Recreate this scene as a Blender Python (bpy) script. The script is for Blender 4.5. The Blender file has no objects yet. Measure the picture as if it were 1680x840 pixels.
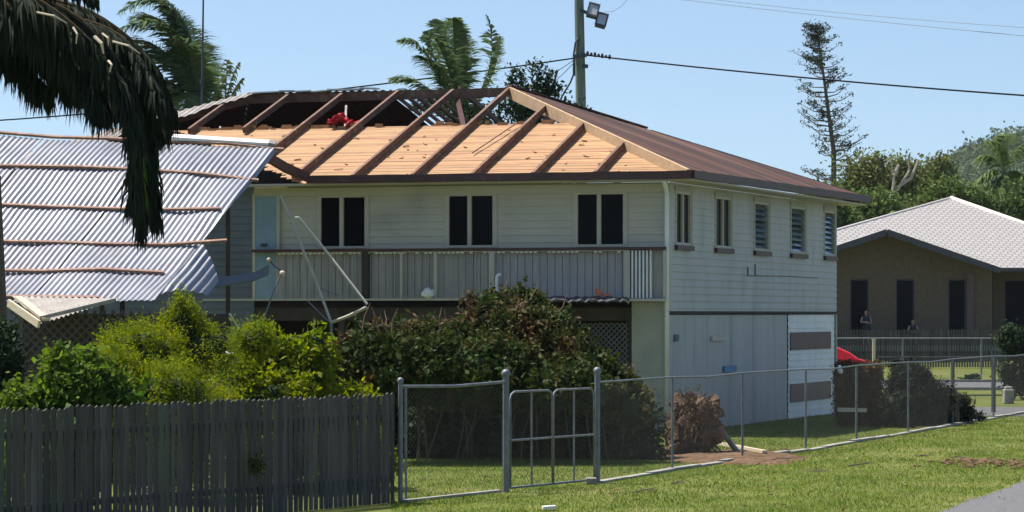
import bpy, math, random
import numpy as np
from mathutils import Vector, Matrix, noise

R = math.radians
rnd = random.Random(7)
scene = bpy.context.scene
C = scene.collection

# ------------------------------------------------------------------ camera
F = 5000.0; HZ = 515.0; CAMH = 2.6          # focal length in photo pixels, horizon row, eye height
cam_d = bpy.data.cameras.new("Camera"); cam = bpy.data.objects.new("Camera", cam_d); C.objects.link(cam)
cam.location = (0, 0, CAMH); cam.rotation_euler = (R(90), 0, 0)
cam_d.sensor_width = 36; cam_d.lens = 36 * F / 1680
cam_d.shift_y = (HZ - 420) / 1680
cam_d.clip_start = 0.5; cam_d.clip_end = 20000
scene.camera = cam
scene.render.resolution_x = 1024; scene.render.resolution_y = 512

# ------------------------------------------------------------------ light
sdir = Vector((-0.46, 0.22, 1.0)).normalized()          # towards the sun: behind the house, a little left
elev = math.asin(sdir.z); azim = math.atan2(sdir.x, sdir.y)
world = bpy.data.worlds.new("World"); scene.world = world; world.use_nodes = True
wn = world.node_tree; wn.nodes.clear()
sky = wn.nodes.new('ShaderNodeTexSky'); sky.sky_type = 'NISHITA'; sky.sun_disc = False
sky.sun_elevation = elev; sky.sun_rotation = azim
sky.air_density = 1.0; sky.dust_density = 0.5; sky.ozone_density = 2.3; sky.altitude = 0
tcw = wn.nodes.new('ShaderNodeTexCoord'); addw = wn.nodes.new('ShaderNodeVectorMath'); addw.operation = 'ADD'
addw.inputs[1].default_value = (0, 0, 0.075)
nrmw = wn.nodes.new('ShaderNodeVectorMath'); nrmw.operation = 'NORMALIZE'
wn.links.new(tcw.outputs['Generated'], addw.inputs[0]); wn.links.new(addw.outputs[0], nrmw.inputs[0])
wn.links.new(nrmw.outputs[0], sky.inputs['Vector'])
bg = wn.nodes.new('ShaderNodeBackground'); bg.inputs['Strength'].default_value = 0.078
wo = wn.nodes.new('ShaderNodeOutputWorld')
wn.links.new(sky.outputs[0], bg.inputs['Color']); wn.links.new(bg.outputs[0], wo.inputs['Surface'])
sun_d = bpy.data.lights.new("Sun", 'SUN'); sun_d.energy = 4.6; sun_d.angle = R(0.5); sun_d.color = (1.0, 0.94, 0.85)
sun = bpy.data.objects.new("Sun", sun_d); C.objects.link(sun); sun.location = (0, 0, 60)
sun.rotation_euler = (-sdir).to_track_quat('-Z', 'Y').to_euler()
scene.view_settings.view_transform = 'Standard'; scene.view_settings.look = 'None'
scene.view_settings.exposure = 0.95; scene.view_settings.gamma = 1.0

# ------------------------------------------------------------------ helpers
def P(x, y, Y):
    return Vector(((x - 840) / F * Y, Y, CAMH - (y - HZ) / F * Y))
def G(x, y):                      # ground point seen at pixel
    return P(x, y, CAMH * F / (y - HZ))
CX, CY = 3.38, 65.8
UX, UY = 0.3404, 0.9403           # along the side wall, away from the camera
VX, VY = -0.955, 0.297            # along the long front wall, to the left
def HP(s, t, z):
    return Vector((CX + VX * s + UX * t, CY + VY * s + UY * t, z))
def s_at(px, t=0.0):
    k = (px - 840) / F
    return (CX + UX * t - k * (CY + UY * t)) / (k * VY - VX)
def t_at(px, s=0.0):
    k = (px - 840) / F
    return (k * (CY + VY * s) - (CX + VX * s)) / (UX - k * UY)

class MB:
    def __init__(s): s.v = []; s.f = []
    def poly(s, pts):
        n = len(s.v); s.v += [tuple(p) for p in pts]; s.f.append(tuple(range(n, n + len(pts)))); return s
    def hexa(s, c):               # 8 corners: bottom 4 ccw, top 4 ccw
        n = len(s.v); s.v += [tuple(p) for p in c]
        s.f += [tuple(n + i for i in q) for q in ((3,2,1,0),(4,5,6,7),(0,1,5,4),(1,2,6,5),(2,3,7,6),(3,0,4,7))]
        return s
    def box(s, x0, x1, y0, y1, z0, z1):
        return s.hexa([(x0,y0,z0),(x1,y0,z0),(x1,y1,z0),(x0,y1,z0),(x0,y0,z1),(x1,y0,z1),(x1,y1,z1),(x0,y1,z1)])
    def hbox(s, s0, s1, t0, t1, z0, z1):   # box in house axes
        return s.hexa([HP(s1,t0,z0),HP(s0,t0,z0),HP(s0,t1,z0),HP(s1,t1,z0),HP(s1,t0,z1),HP(s0,t0,z1),HP(s0,t1,z1),HP(s1,t1,z1)])
    def beam(s, a, b, w, h, up=(0,0,1)):
        a = Vector(a); b = Vector(b); d = (b - a).normalized(); up = Vector(up)
        x = d.cross(up).normalized() * (w / 2); y = x.cross(d).normalized() * (h / 2)
        c = [a-x-y, a+x-y, a+x+y, a-x+y, b-x-y, b+x-y, b+x+y, b-x+y]
        n = len(s.v); s.v += [tuple(p) for p in c]
        s.f += [tuple(n + i for i in q) for q in ((3,2,1,0),(4,5,6,7),(0,1,5,4),(1,2,6,5),(2,3,7,6),(3,0,4,7))]
        return s
    def tube(s, pts, r, n=8, cap=True):
        pts = [Vector(p) for p in pts]; rs = r if isinstance(r, (list, tuple)) else [r] * len(pts)
        base = len(s.v); prev = None
        for i, p in enumerate(pts):
            d = (pts[min(i+1, len(pts)-1)] - pts[max(i-1, 0)]).normalized()
            if prev is None:
                a = Vector((0,0,1)) if abs(d.z) < .9 else Vector((1,0,0)); x = d.cross(a).normalized()
            else: x = (prev - d * prev.dot(d)).normalized()
            prev = x; y = d.cross(x)
            for k in range(n):
                an = 2 * math.pi * k / n
                s.v.append(tuple(p + (x * math.cos(an) + y * math.sin(an)) * rs[i]))
        for i in range(len(pts) - 1):
            for k in range(n):
                a = base + i * n + k; b = base + i * n + (k + 1) % n
                s.f.append((a, b, b + n, a + n))
        if cap:
            s.f.append(tuple(base + k for k in reversed(range(n))))
            s.f.append(tuple(base + (len(pts) - 1) * n + k for k in range(n)))
        return s
    def ball(s, c, r, seg=10, rings=7, jit=0, seed=0):
        c = Vector(c); rr = r if isinstance(r, (list, tuple)) else (r, r, r)
        base = len(s.v)
        for i in range(rings + 1):
            th = math.pi * i / rings
            for k in range(seg):
                ph = 2 * math.pi * k / seg
                d = Vector((math.sin(th) * math.cos(ph), math.sin(th) * math.sin(ph), math.cos(th)))
                m = 1 + jit * noise.noise(d * 1.7 + Vector((seed, 0, 0)))
                s.v.append((c.x + d.x * rr[0] * m, c.y + d.y * rr[1] * m, c.z + d.z * rr[2] * m))
        for i in range(rings):
            for k in range(seg):
                a = base + i * seg + k; b = base + i * seg + (k + 1) % seg
                s.f.append((a, a + seg, b + seg, b))
        return s

BASE = {}
def finish(name, me, mat, parent=None, base=None, smooth=False):
    o = bpy.data.objects.new(name, me); C.objects.link(o)
    for m in (mat if isinstance(mat, (list, tuple)) else [mat]): me.materials.append(m)
    if smooth: me.polygons.foreach_set('use_smooth', [True] * len(me.polygons))
    if parent is not None: o.parent = parent
    else:
        o.location = base
    BASE[o.name] = base
    me.update()
    return o
def build(name, mb, mat, parent=None, base=None, smooth=False, bevel=0):
    if parent is not None: base = BASE[parent.name]
    if base is None: base = Vector((0, 0, 0))
    base = Vector(base)
    me = bpy.data.meshes.new(name)
    me.from_pydata([(v[0]-base[0], v[1]-base[1], v[2]-base[2]) for v in mb.v], [], mb.f)
    o = finish(name, me, mat, parent, base, smooth)
    if bevel:
        b = o.modifiers.new('bevel', 'BEVEL'); b.width = bevel; b.segments = 2; b.limit_method = 'ANGLE'
    return o
def npmesh(name, verts, faces, mat, parent=None, base=None, smooth=False):
    if parent is not None: base = BASE[parent.name]
    base = Vector(base if base is not None else (0, 0, 0))
    verts = np.asarray(verts, dtype=np.float64) - np.array(base[:])
    faces = np.asarray(faces, dtype=np.int32); k = faces.shape[1]
    me = bpy.data.meshes.new(name)
    me.vertices.add(len(verts)); me.vertices.foreach_set('co', verts.astype(np.float32).ravel())
    me.loops.add(faces.size); me.loops.foreach_set('vertex_index', faces.ravel())
    me.polygons.add(len(faces)); me.polygons.foreach_set('loop_start', np.arange(0, faces.size, k, dtype=np.int32))
    me.update(calc_edges=True)
    return finish(name, me, mat, parent, base, smooth)
def tag(o, label=None, cat=None, group=None, kind=None):
    if label: o['label'] = label
    if cat: o['category'] = cat
    if group: o['group'] = group
    if kind: o['kind'] = kind
    return o
def thing(name, loc, label, cat, group=None):
    o = bpy.data.objects.new(name, None); C.objects.link(o); o.location = loc
    o.empty_display_size = 0.3; BASE[o.name] = Vector(loc)
    return tag(o, label, cat, group)

# ------------------------------------------------------------------ materials
def mat(name, c1, c2=None, rough=0.7, metal=0.0, scale=3.0, fine=None, bump=0.0, bscale=30.0, spec=0.5,
        rot=0.0, stretch=(1,1,1), island=0.0, transl=0.0, contrast=(0.35, 0.65), c3=None, s3=1.0, t3=(0.55, 0.7)):
    m = bpy.data.materials.new(name); m.use_nodes = True; nt = m.node_tree; N = nt.nodes; L = nt.links
    b = N['Principled BSDF']; b.inputs['Roughness'].default_value = rough; b.inputs['Metallic'].default_value = metal
    b.inputs['Specular IOR Level'].default_value = spec
    c2 = c2 or tuple(x * 0.8 for x in c1)
    tc = N.new('ShaderNodeTexCoord'); vr = N.new('ShaderNodeVectorRotate'); vr.rotation_type = 'Z_AXIS'; vr.inputs['Angle'].default_value = rot
    vm = N.new('ShaderNodeVectorMath'); vm.operation = 'MULTIPLY'; vm.inputs[1].default_value = stretch
    L.new(tc.outputs['Object'], vr.inputs['Vector']); L.new(vr.outputs[0], vm.inputs[0])
    no = N.new('ShaderNodeTexNoise'); no.inputs['Scale'].default_value = scale; no.inputs['Detail'].default_value = 6
    no.inputs['Roughness'].default_value = 0.65
    L.new(vm.outputs[0], no.inputs['Vector'])
    mr = N.new('ShaderNodeMapRange'); mr.inputs[1].default_value = contrast[0]; mr.inputs[2].default_value = contrast[1]
    L.new(no.outputs['Fac'], mr.inputs[0])
    mx = N.new('ShaderNodeMix'); mx.data_type = 'RGBA'
    mx.inputs[6].default_value = (*c1, 1); mx.inputs[7].default_value = (*c2, 1)
    L.new(mr.outputs[0], mx.inputs[0]); col = mx.outputs[2]
    if c3:
        n3 = N.new('ShaderNodeTexNoise'); n3.inputs['Scale'].default_value = s3; n3.inputs['Detail'].default_value = 5
        L.new(vm.outputs[0], n3.inputs['Vector'])
        m3 = N.new('ShaderNodeMapRange'); m3.inputs[1].default_value = t3[0]; m3.inputs[2].default_value = t3[1]
        L.new(n3.outputs['Fac'], m3.inputs[0])
        x3 = N.new('ShaderNodeMix'); x3.data_type = 'RGBA'; x3.inputs[7].default_value = (*c3, 1)
        L.new(m3.outputs[0], x3.inputs[0]); L.new(col, x3.inputs[6]); col = x3.outputs[2]
    if island:
        ge = N.new('ShaderNodeNewGeometry'); hs = N.new('ShaderNodeHueSaturation')
        r2 = N.new('ShaderNodeMapRange'); r2.inputs[3].default_value = 1 - island; r2.inputs[4].default_value = 1 + island
        L.new(ge.outputs['Random Per Island'], r2.inputs[0]); L.new(r2.outputs[0], hs.inputs['Value'])
        mm = N.new('ShaderNodeMath'); mm.operation = 'MULTIPLY_ADD'; mm.inputs[1].default_value = -0.07 * min(1, island * 2); mm.inputs[2].default_value = 0.5 + 0.035 * min(1, island * 2)
        fr = N.new('ShaderNodeMath'); fr.operation = 'FRACT'; m7 = N.new('ShaderNodeMath'); m7.operation = 'MULTIPLY'; m7.inputs[1].default_value = 7.31
        L.new(ge.outputs['Random Per Island'], m7.inputs[0]); L.new(m7.outputs[0], fr.inputs[0]); L.new(fr.outputs[0], mm.inputs[0]); L.new(mm.outputs[0], hs.inputs['Hue'])
        L.new(col, hs.inputs['Color']); col = hs.outputs['Color']
    L.new(col, b.inputs['Base Color'])
    if bump:
        nb = N.new('ShaderNodeTexNoise'); nb.inputs['Scale'].default_value = bscale; nb.inputs['Detail'].default_value = 4
        L.new(vm.outputs[0], nb.inputs['Vector'])
        bp = N.new('ShaderNodeBump'); bp.inputs['Strength'].default_value = 1.0; bp.inputs['Distance'].default_value = bump
        L.new(nb.outputs['Fac'], bp.inputs['Height']); L.new(bp.outputs[0], b.inputs['Normal'])
    if transl:
        tr = N.new('ShaderNodeBsdfTranslucent'); ms = N.new('ShaderNodeMixShader'); ms.inputs[0].default_value = transl
        hs2 = N.new('ShaderNodeHueSaturation'); hs2.inputs['Value'].default_value = 1.5; hs2.inputs['Saturation'].default_value = 1.1; L.new(col, hs2.inputs['Color'])
        L.new(hs2.outputs[0], tr.inputs['Color']); L.new(b.outputs[0], ms.inputs[1]); L.new(tr.outputs[0], ms.inputs[2])
        L.new(ms.outputs[0], N['Material Output'].inputs['Surface'])
    return m

UA = math.atan2(UX, UY)   # angle of u from +Y
M = {}
M['grass'] = mat('grass', (0.08, 0.105, 0.022), (0.15, 0.165, 0.045), rough=0.95, scale=0.6, bump=0.03, bscale=25, spec=0.1, c3=(0.20, 0.19, 0.075), s3=0.35, t3=(0.52, 0.75))
M['blade'] = mat('grass_blade', (0.085, 0.145, 0.018), (0.16, 0.205, 0.036), rough=0.8, scale=0.7, spec=0.1, island=0.45, transl=0.35, c3=(0.21, 0.185, 0.08), s3=1.3, t3=(0.56, 0.72))
M['asphalt'] = mat('asphalt', (0.09, 0.088, 0.09), (0.12, 0.118, 0.12), rough=0.9, scale=6, bump=0.004, bscale=120)
M['concrete'] = mat('concrete', (0.34, 0.32, 0.29), (0.2, 0.19, 0.17), rough=0.9, scale=3, bump=0.01, bscale=20)
M['dirt'] = mat('dirt', (0.10, 0.06, 0.035), (0.19, 0.12, 0.075), rough=1, scale=4, bump=0.05, bscale=12, spec=0.1)
M['cream'] = mat('cream_paint', (0.47, 0.435, 0.35), (0.42, 0.385, 0.31), rough=0.55, scale=1.2, bump=0.001, c3=(0.28, 0.27, 0.24), s3=0.8, t3=(0.6, 0.85))
M['sidepaint'] = mat('side_paint', (0.46, 0.455, 0.42), (0.40, 0.40, 0.37), rough=0.55, scale=0.9, stretch=(1,1,.35), c3=(0.27, 0.265, 0.24), s3=1.9, t3=(0.52, 0.85))
M['sidelow'] = mat('side_sheeting', (0.44, 0.44, 0.42), (0.36, 0.37, 0.36), rough=0.6, scale=0.8, stretch=(2,2,.3), c3=(0.22, 0.225, 0.22), s3=1.6, t3=(0.58, 0.85))
M['panelgrey'] = mat('panel_paint', (0.36, 0.33, 0.31), (0.29, 0.27, 0.26), rough=0.6, scale=1.5, stretch=(3,3,.5), c3=(0.40, 0.38, 0.36), s3=3)
M['greenish'] = mat('pale_green_paint', (0.36, 0.36, 0.29), (0.29, 0.30, 0.24), rough=0.6, scale=1.3)
M['white'] = mat('white_paint', (0.78, 0.78, 0.76), (0.66, 0.66, 0.64), rough=0.5, scale=3)
M['frame'] = mat('window_frame', (0.47, 0.44, 0.35), (0.40, 0.37, 0.30), rough=0.5, scale=4)
M['glass'] = mat('dark_glass', (0.002, 0.002, 0.004), (0.003, 0.003, 0.005), rough=0.25, scale=1, spec=0.06)
M['louvre'] = mat('louvre_glass', (0.10, 0.17, 0.25), (0.03, 0.06, 0.10), rough=0.1, scale=2, spec=0.8, island=0.5)  # blue base colour paints the sky's reflection into the slats
M['maroon'] = mat('maroon_paint', (0.075, 0.022, 0.018), (0.045, 0.015, 0.013), rough=0.5, scale=3, c3=(0.12, 0.06, 0.05), s3=5, t3=(0.6, 0.8))
M['dullmaroon'] = mat('dull_maroon', (0.13, 0.075, 0.07), (0.10, 0.06, 0.06), rough=0.6, scale=3)
M['rust'] = mat('rusty_red_iron', (0.085, 0.030, 0.019), (0.032, 0.014, 0.010), rough=0.7, metal=0.0, scale=1.0, rot=UA, stretch=(0.10, 1.5, 0.1), c3=(0.15, 0.08, 0.052), s3=1.5, t3=(0.54, 0.66), contrast=(0.40, 0.58))
M['underside'] = mat('iron_underside', (0.07, 0.026, 0.02), (0.05, 0.02, 0.016), rough=0.7, scale=2)
M['greyiron'] = mat('weathered_iron', (0.33, 0.30, 0.27), (0.22, 0.2, 0.18), rough=0.6, metal=0.2, scale=3)
M['zinc'] = mat('zinc_iron', (0.29, 0.30, 0.33), (0.21, 0.215, 0.25), rough=0.42, metal=0.35, scale=1.1, c3=(0.19, 0.18, 0.19), s3=.9, t3=(0.55, 0.8))
M['pine'] = mat('pine_board', (0.41, 0.225, 0.10), (0.31, 0.165, 0.068), rough=0.7, scale=5, rot=UA, stretch=(0.5, 4, 4), island=0.14, c3=(0.22, 0.115, 0.05), s3=2.2, t3=(0.56, 0.8))
M['rafter'] = mat('rafter_timber', (0.17, 0.09, 0.055), (0.11, 0.055, 0.035), rough=0.8, scale=4, c3=(0.26, 0.16, 0.10), s3=6)
M['hipwood'] = mat('hip_timber', (0.50, 0.34, 0.20), (0.40, 0.26, 0.15), rough=0.75, scale=5)
M['batten'] = mat('batten_timber', (0.30, 0.17, 0.12), (0.20, 0.11, 0.08), rough=0.8, scale=4, c3=(0.4, 0.26, 0.19), s3=7)
M['palewood'] = mat('pale_timber', (0.62, 0.52, 0.38), (0.52, 0.42, 0.3), rough=0.7, scale=4, stretch=(1, 1, 4))
M['darkwall'] = mat('dark_boards', (0.13, 0.15, 0.17), (0.10, 0.115, 0.13), rough=0.7, scale=1.5)
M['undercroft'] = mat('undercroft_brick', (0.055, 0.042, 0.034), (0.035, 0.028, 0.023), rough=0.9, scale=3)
M['lattice'] = mat('lattice_timber', (0.10, 0.085, 0.07), (0.07, 0.06, 0.05), rough=0.9, scale=4)
M['lattgrey'] = mat('grey_lattice', (0.13, 0.13, 0.13), (0.09, 0.09, 0.095), rough=0.8, scale=4)
M['bluedoor'] = mat('blue_door_paint', (0.22, 0.32, 0.38), (0.17, 0.26, 0.32), rough=0.5, scale=1.5)
M['galv'] = mat('galvanised_steel', (0.20, 0.215, 0.23), (0.12, 0.13, 0.145), rough=0.55, metal=0.2, scale=6, c3=(0.16, 0.13, 0.12), s3=8, t3=(0.6, 0.8))
M['wire'] = mat('fence_wire', (0.10, 0.105, 0.10), (0.06, 0.062, 0.062), rough=0.8, metal=0.0, spec=0.1, scale=3)
M['paling'] = mat('grey_paling', (0.085, 0.08, 0.076), (0.045, 0.042, 0.04), rough=0.9, scale=1.4, stretch=(3, 3, .4), island=0.35, bump=0.002, c3=(0.06, 0.07, 0.05), s3=1.2)
M['poletimber'] = mat('pole_timber', (0.20, 0.25, 0.20), (0.11, 0.12, 0.10), rough=0.85, scale=2, stretch=(4, 4, .25), bump=0.01, bscale=8)
M['black'] = mat('black_cable', (0.006, 0.006, 0.008), (0.008, 0.008, 0.008), rough=0.9, spec=0.05)
M['greywire'] = mat('grey_cable', (0.16, 0.19, 0.22), (0.12, 0.14, 0.16), rough=0.6)
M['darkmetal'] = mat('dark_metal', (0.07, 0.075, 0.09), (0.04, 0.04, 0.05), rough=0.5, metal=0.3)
M['lens'] = mat('lamp_lens', (0.5, 0.52, 0.55), (0.4, 0.42, 0.45), rough=0.2)
M['red'] = mat('red_paint', (0.55, 0.012, 0.015), (0.45, 0.01, 0.012), rough=0.25)
M['redcloth'] = mat('red_cloth', (0.55, 0.03, 0.05), (0.40, 0.02, 0.03), rough=0.9)
M['orange'] = mat('orange_plastic', (0.75, 0.22, 0.06), (0.6, 0.15, 0.05), rough=0.6)
M['blue'] = mat('blue_plastic', (0.03, 0.20, 0.42), (0.02, 0.14, 0.3), rough=0.5)
M['rubber'] = mat('rubber', (0.015, 0.015, 0.015), (0.02, 0.02, 0.02), rough=0.8)
M['brick'] = mat('brown_brick', (0.15, 0.112, 0.075), (0.105, 0.078, 0.053), rough=0.9, scale=5)
M['barge'] = mat('barge_paint', (0.06, 0.06, 0.075), (0.05, 0.05, 0.06), rough=0.6)
M['capping'] = mat('ridge_capping', (0.62, 0.57, 0.54), (0.55, 0.5, 0.48), rough=0.6)
M['skin'] = mat('skin', (0.42, 0.25, 0.18), (0.38, 0.22, 0.16), rough=0.6)
M['shirt'] = mat('dark_shirt', (0.03, 0.03, 0.04), (0.02, 0.02, 0.03), rough=0.9)
M['shirt2'] = mat('navy_shirt', (0.02, 0.03, 0.06), (0.02, 0.02, 0.04), rough=0.9)
M['hair'] = mat('hair', (0.02, 0.013, 0.01), (0.03, 0.02, 0.012), rough=0.8)
M['root'] = mat('root_soil', (0.15, 0.09, 0.052), (0.07, 0.042, 0.027), rough=1, scale=5, bump=0.06, bscale=10, c3=(0.24, 0.16, 0.10), s3=7)
M['trunk'] = mat('tree_bark', (0.12, 0.095, 0.07), (0.07, 0.055, 0.04), rough=0.95, scale=3, stretch=(3, 3, .6))
M['palebark'] = mat('pale_bark', (0.42, 0.37, 0.30), (0.3, 0.26, 0.2), rough=0.9, scale=3)
M['greentrunk'] = mat('palm_trunk', (0.14, 0.2, 0.17), (0.09, 0.12, 0.1), rough=0.7, scale=2)
def leafmat(n, a, b, tr=0.35, isl=0.3, c3=None):
    M[n] = mat(n, a, b, rough=0.7, scale=1.1, spec=0.12, island=isl, transl=tr, c3=c3, s3=1.4, t3=(0.55, 0.68))
leafmat('leaf_yellow', (0.20, 0.22, 0.018), (0.10, 0.145, 0.015), 0.45)
leafmat('leaf_mid', (0.06, 0.12, 0.02), (0.11, 0.15, 0.02), 0.4)
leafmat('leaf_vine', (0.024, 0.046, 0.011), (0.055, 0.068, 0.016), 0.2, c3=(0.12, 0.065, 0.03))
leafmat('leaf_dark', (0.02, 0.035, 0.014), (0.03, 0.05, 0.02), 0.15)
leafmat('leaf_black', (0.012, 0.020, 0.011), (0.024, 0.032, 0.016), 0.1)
leafmat('leaf_brown', (0.12, 0.075, 0.038), (0.09, 0.06, 0.03), 0.2)
leafmat('leaf_palm', (0.09, 0.14, 0.06), (0.13, 0.17, 0.08), 0.4)
leafmat('leaf_olive', (0.15, 0.16, 0.055), (0.10, 0.125, 0.04), 0.25)
leafmat('leaf_green', (0.08, 0.125, 0.03), (0.11, 0.15, 0.045), 0.25)
leafmat('leaf_pine', (0.035, 0.05, 0.03), (0.05, 0.065, 0.035), 0.1)
leafmat('leaf_far', (0.07, 0.10, 0.045), (0.09, 0.12, 0.05), 0.2)

def rooftile():
    m = mat('roof_tiles', (0.50, 0.46, 0.45), (0.42, 0.39, 0.38), rough=0.7, scale=1.5)
    nt = m.node_tree; N = nt.nodes; L = nt.links
    tc = N.new('ShaderNodeTexCoord'); br = N.new('ShaderNodeTexBrick')
    br.inputs['Scale'].default_value = 1.0; br.inputs['Brick Width'].default_value = 0.33; br.inputs['Row Height'].default_value = 0.32
    br.inputs['Mortar Size'].default_value = 0.035; br.inputs['Mortar Smooth'].default_value = 0.3
    br.inputs['Color1'].default_value = (.33,.31,.30,1); br.inputs['Color2'].default_value = (.295,.28,.275,1); br.inputs['Mortar'].default_value = (.18,.17,.165,1)
    mp = N.new('ShaderNodeMapping'); mp.inputs['Scale'].default_value = (1, 1, 1)
    L.new(tc.outputs['Object'], mp.inputs['Vector']); L.new(mp.outputs[0], br.inputs['Vector'])
    L.new(br.outputs['Color'], N['Principled BSDF'].inputs['Base Color'])
    bp = N.new('ShaderNodeBump'); bp.inputs['Distance'].default_value = 0.03; L.new(br.outputs['Fac'], bp.inputs['Height']); bp.invert = True
    L.new(bp.outputs[0], N['Principled BSDF'].inputs['Normal'])
    return m
M['tiles'] = rooftile()

# ------------------------------------------------------------------ setting
g = MB(); XS = [-1500, -60, -20, 0, 20, 60, 1500]; YS = [-40, 20, 60, 100, 200, 500, 1500]
for i in range(6):
    for j in range(6):
        g.poly([(XS[i],YS[j],0),(XS[i+1],YS[j],0),(XS[i+1],YS[j+1],0),(XS[i],YS[j+1],0)])
tag(build('ground', g, M['grass']), 'flat green lawn and verge around the houses', kind='structure')
# road in the lower right corner (runs parallel to the side wall)
ra = G(1540, 840); rb = G(1680, 789); d = (rb - ra).normalized(); nrm = Vector((d.y, -d.x, 0))
def edge(k, off): p = ra + d * k + nrm * off; return (p.x, p.y, 0.004)
g = MB(); ks = [-60 + 1.1 * i for i in range(260)]
for a, b in zip(ks, ks[1:]):
    w = lambda k: 0.10 * noise.noise(Vector((k * .6, 0, 0))) + 0.05 * noise.noise(Vector((k * 2.5, 3, 0)))
    g.poly([edge(a, w(a)), edge(a, 8.0), edge(b, 8.0), edge(b, w(b))])
tag(build('road', g, M['asphalt']), 'grey asphalt street at the lower right', kind='structure')
# side street behind
g = MB()
g.poly([(-60, 104, .004), (120, 104, .004), (120, 116, .004), (-60, 116, .004)])
tag(build('side_road', g, M['asphalt']), 'grey side street beyond the back yard', kind='structure')
g = MB()
g.box(-60, 120, 103.85, 104, 0, .1); g.box(-60, 120, 116, 116.15, 0, .1)
tag(build('kerb', g, M['concrete']), 'concrete kerbs of the side street', kind='structure')
# path behind the bush
g = MB(); a = G(1560, 683); b = G(1760, 684); c = G(1760, 668); e = G(1590, 668)
g.poly([a + Vector((0,0,.004)), b + Vector((0,0,.004)), c + Vector((0,0,.004)), e + Vector((0,0,.004))])
tag(build('path', g, M['asphalt']), 'grey path leading past the dark bush', kind='structure')
# bank under the neighbour
g = MB(); g.poly([(5, 145.2, .002), (70, 145.2, .002), (70, 148.0, .8), (5, 148.0, .8)]); g.poly([(5, 148, .8), (70, 148, .8), (70, 185, .8), (5, 185, .8)])
g.poly([(5, 185, .8), (70, 185, .8), (70, 200, .002), (5, 200, .002)])
tag(build('grass_bank', g, M['grass']), 'raised grass bank under the brick house', kind='structure')

# hill
nx, ny = 60, 14; V = []; Fc = []
for j in range(ny):
    for i in range(nx):
        x = -150 + 1100 * i / (nx - 1); y = 900 + 500 * j / (ny - 1)
        prof = 63 / (1 + math.exp(-(x - 140) / 14)) + 6 * math.exp(-((x - 190) / 30) ** 2)
        h = prof * math.sin(math.pi * min(1, j / (ny - 1) * 1.0)) ** .8 + 2.5 * noise.noise(Vector((x * .03, y * .03, 0)))
        V.append((x, y, max(h, -0.5) if 0 < j < ny - 1 else -0.5))
for j in range(ny - 1):
    for i in range(nx - 1):
        a = j * nx + i; Fc.append((a, a + 1, a + nx + 1, a + nx))
hm = MB(); hm.v = V; hm.f = Fc
tag(build('hill', hm, M['leaf_far'], smooth=True), 'wooded hill fading to blue in the distance', kind='structure')

# ------------------------------------------------------------------ foliage tools
def leaves(centres, size, per, spread, seed, aspect=0.55, up=0.5, flat=None):
    """numpy leaves: centres Nx3; returns verts, tri faces"""
    g = np.random.default_rng(seed); c = np.asarray(centres, float)
    n = len(c) * per
    pos = np.repeat(c, per, 0) + g.normal(0, 1, (n, 3)) * np.asarray(spread)
    d = g.normal(0, 1, (n, 3)); d[:, 2] -= 0.3; d /= np.linalg.norm(d, axis=1)[:, None]
    nr = g.normal(0, 1, (n, 3)); nr[:, 2] += up * 2; nr /= np.linalg.norm(nr, axis=1)[:, None]
    w = np.cross(d, nr); w /= (np.linalg.norm(w, axis=1)[:, None] + 1e-6)
    L = size * g.uniform(0.45, 1.5, (n, 1)) * np.repeat(g.uniform(.75, 1.25, (len(c), 1)), per, 0); W = L * aspect * 0.5
    a = pos - d * L * .5; t = pos + d * L * .5; m = pos + nr * L * .06
    v = np.stack([a, m + w * W, t, m - w * W], 1).reshape(-1, 3)
    i = np.arange(n)[:, None] * 4
    f = np.concatenate([i + [0, 1, 2], i + [0, 2, 3]], 1).reshape(-1, 3)
    return v, f
def blobpts(blobs, n, seed, lo=0.72, hi=1.05, nz=0.28, nfreq=2.0):
    g = np.random.default_rng(seed); vol = np.array([b[1][0] * b[1][2] for b in blobs]); pr = vol / vol.sum(); out = []
    while len(out) < n:
        b = blobs[g.choice(len(blobs), p=pr)]
        d = g.normal(0, 1, 3); d /= np.linalg.norm(d)
        r = g.uniform(lo, hi) * (1 + nz * noise.noise(Vector(d * nfreq) + Vector(b[0])))
        p = np.array(b[0][:]) + d * np.array(b[1]) * r
        if p[2] > 0.03: out.append(p)
    return np.array(out)
def pb(x, y, Y, rx, ry, ryd=None):    # blob from pixel extents at distance Y
    k = Y / F
    return (P(x, y, Y), (rx * k, (ryd if ryd else min(rx, 90) * k * .8), ry * k))
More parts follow.
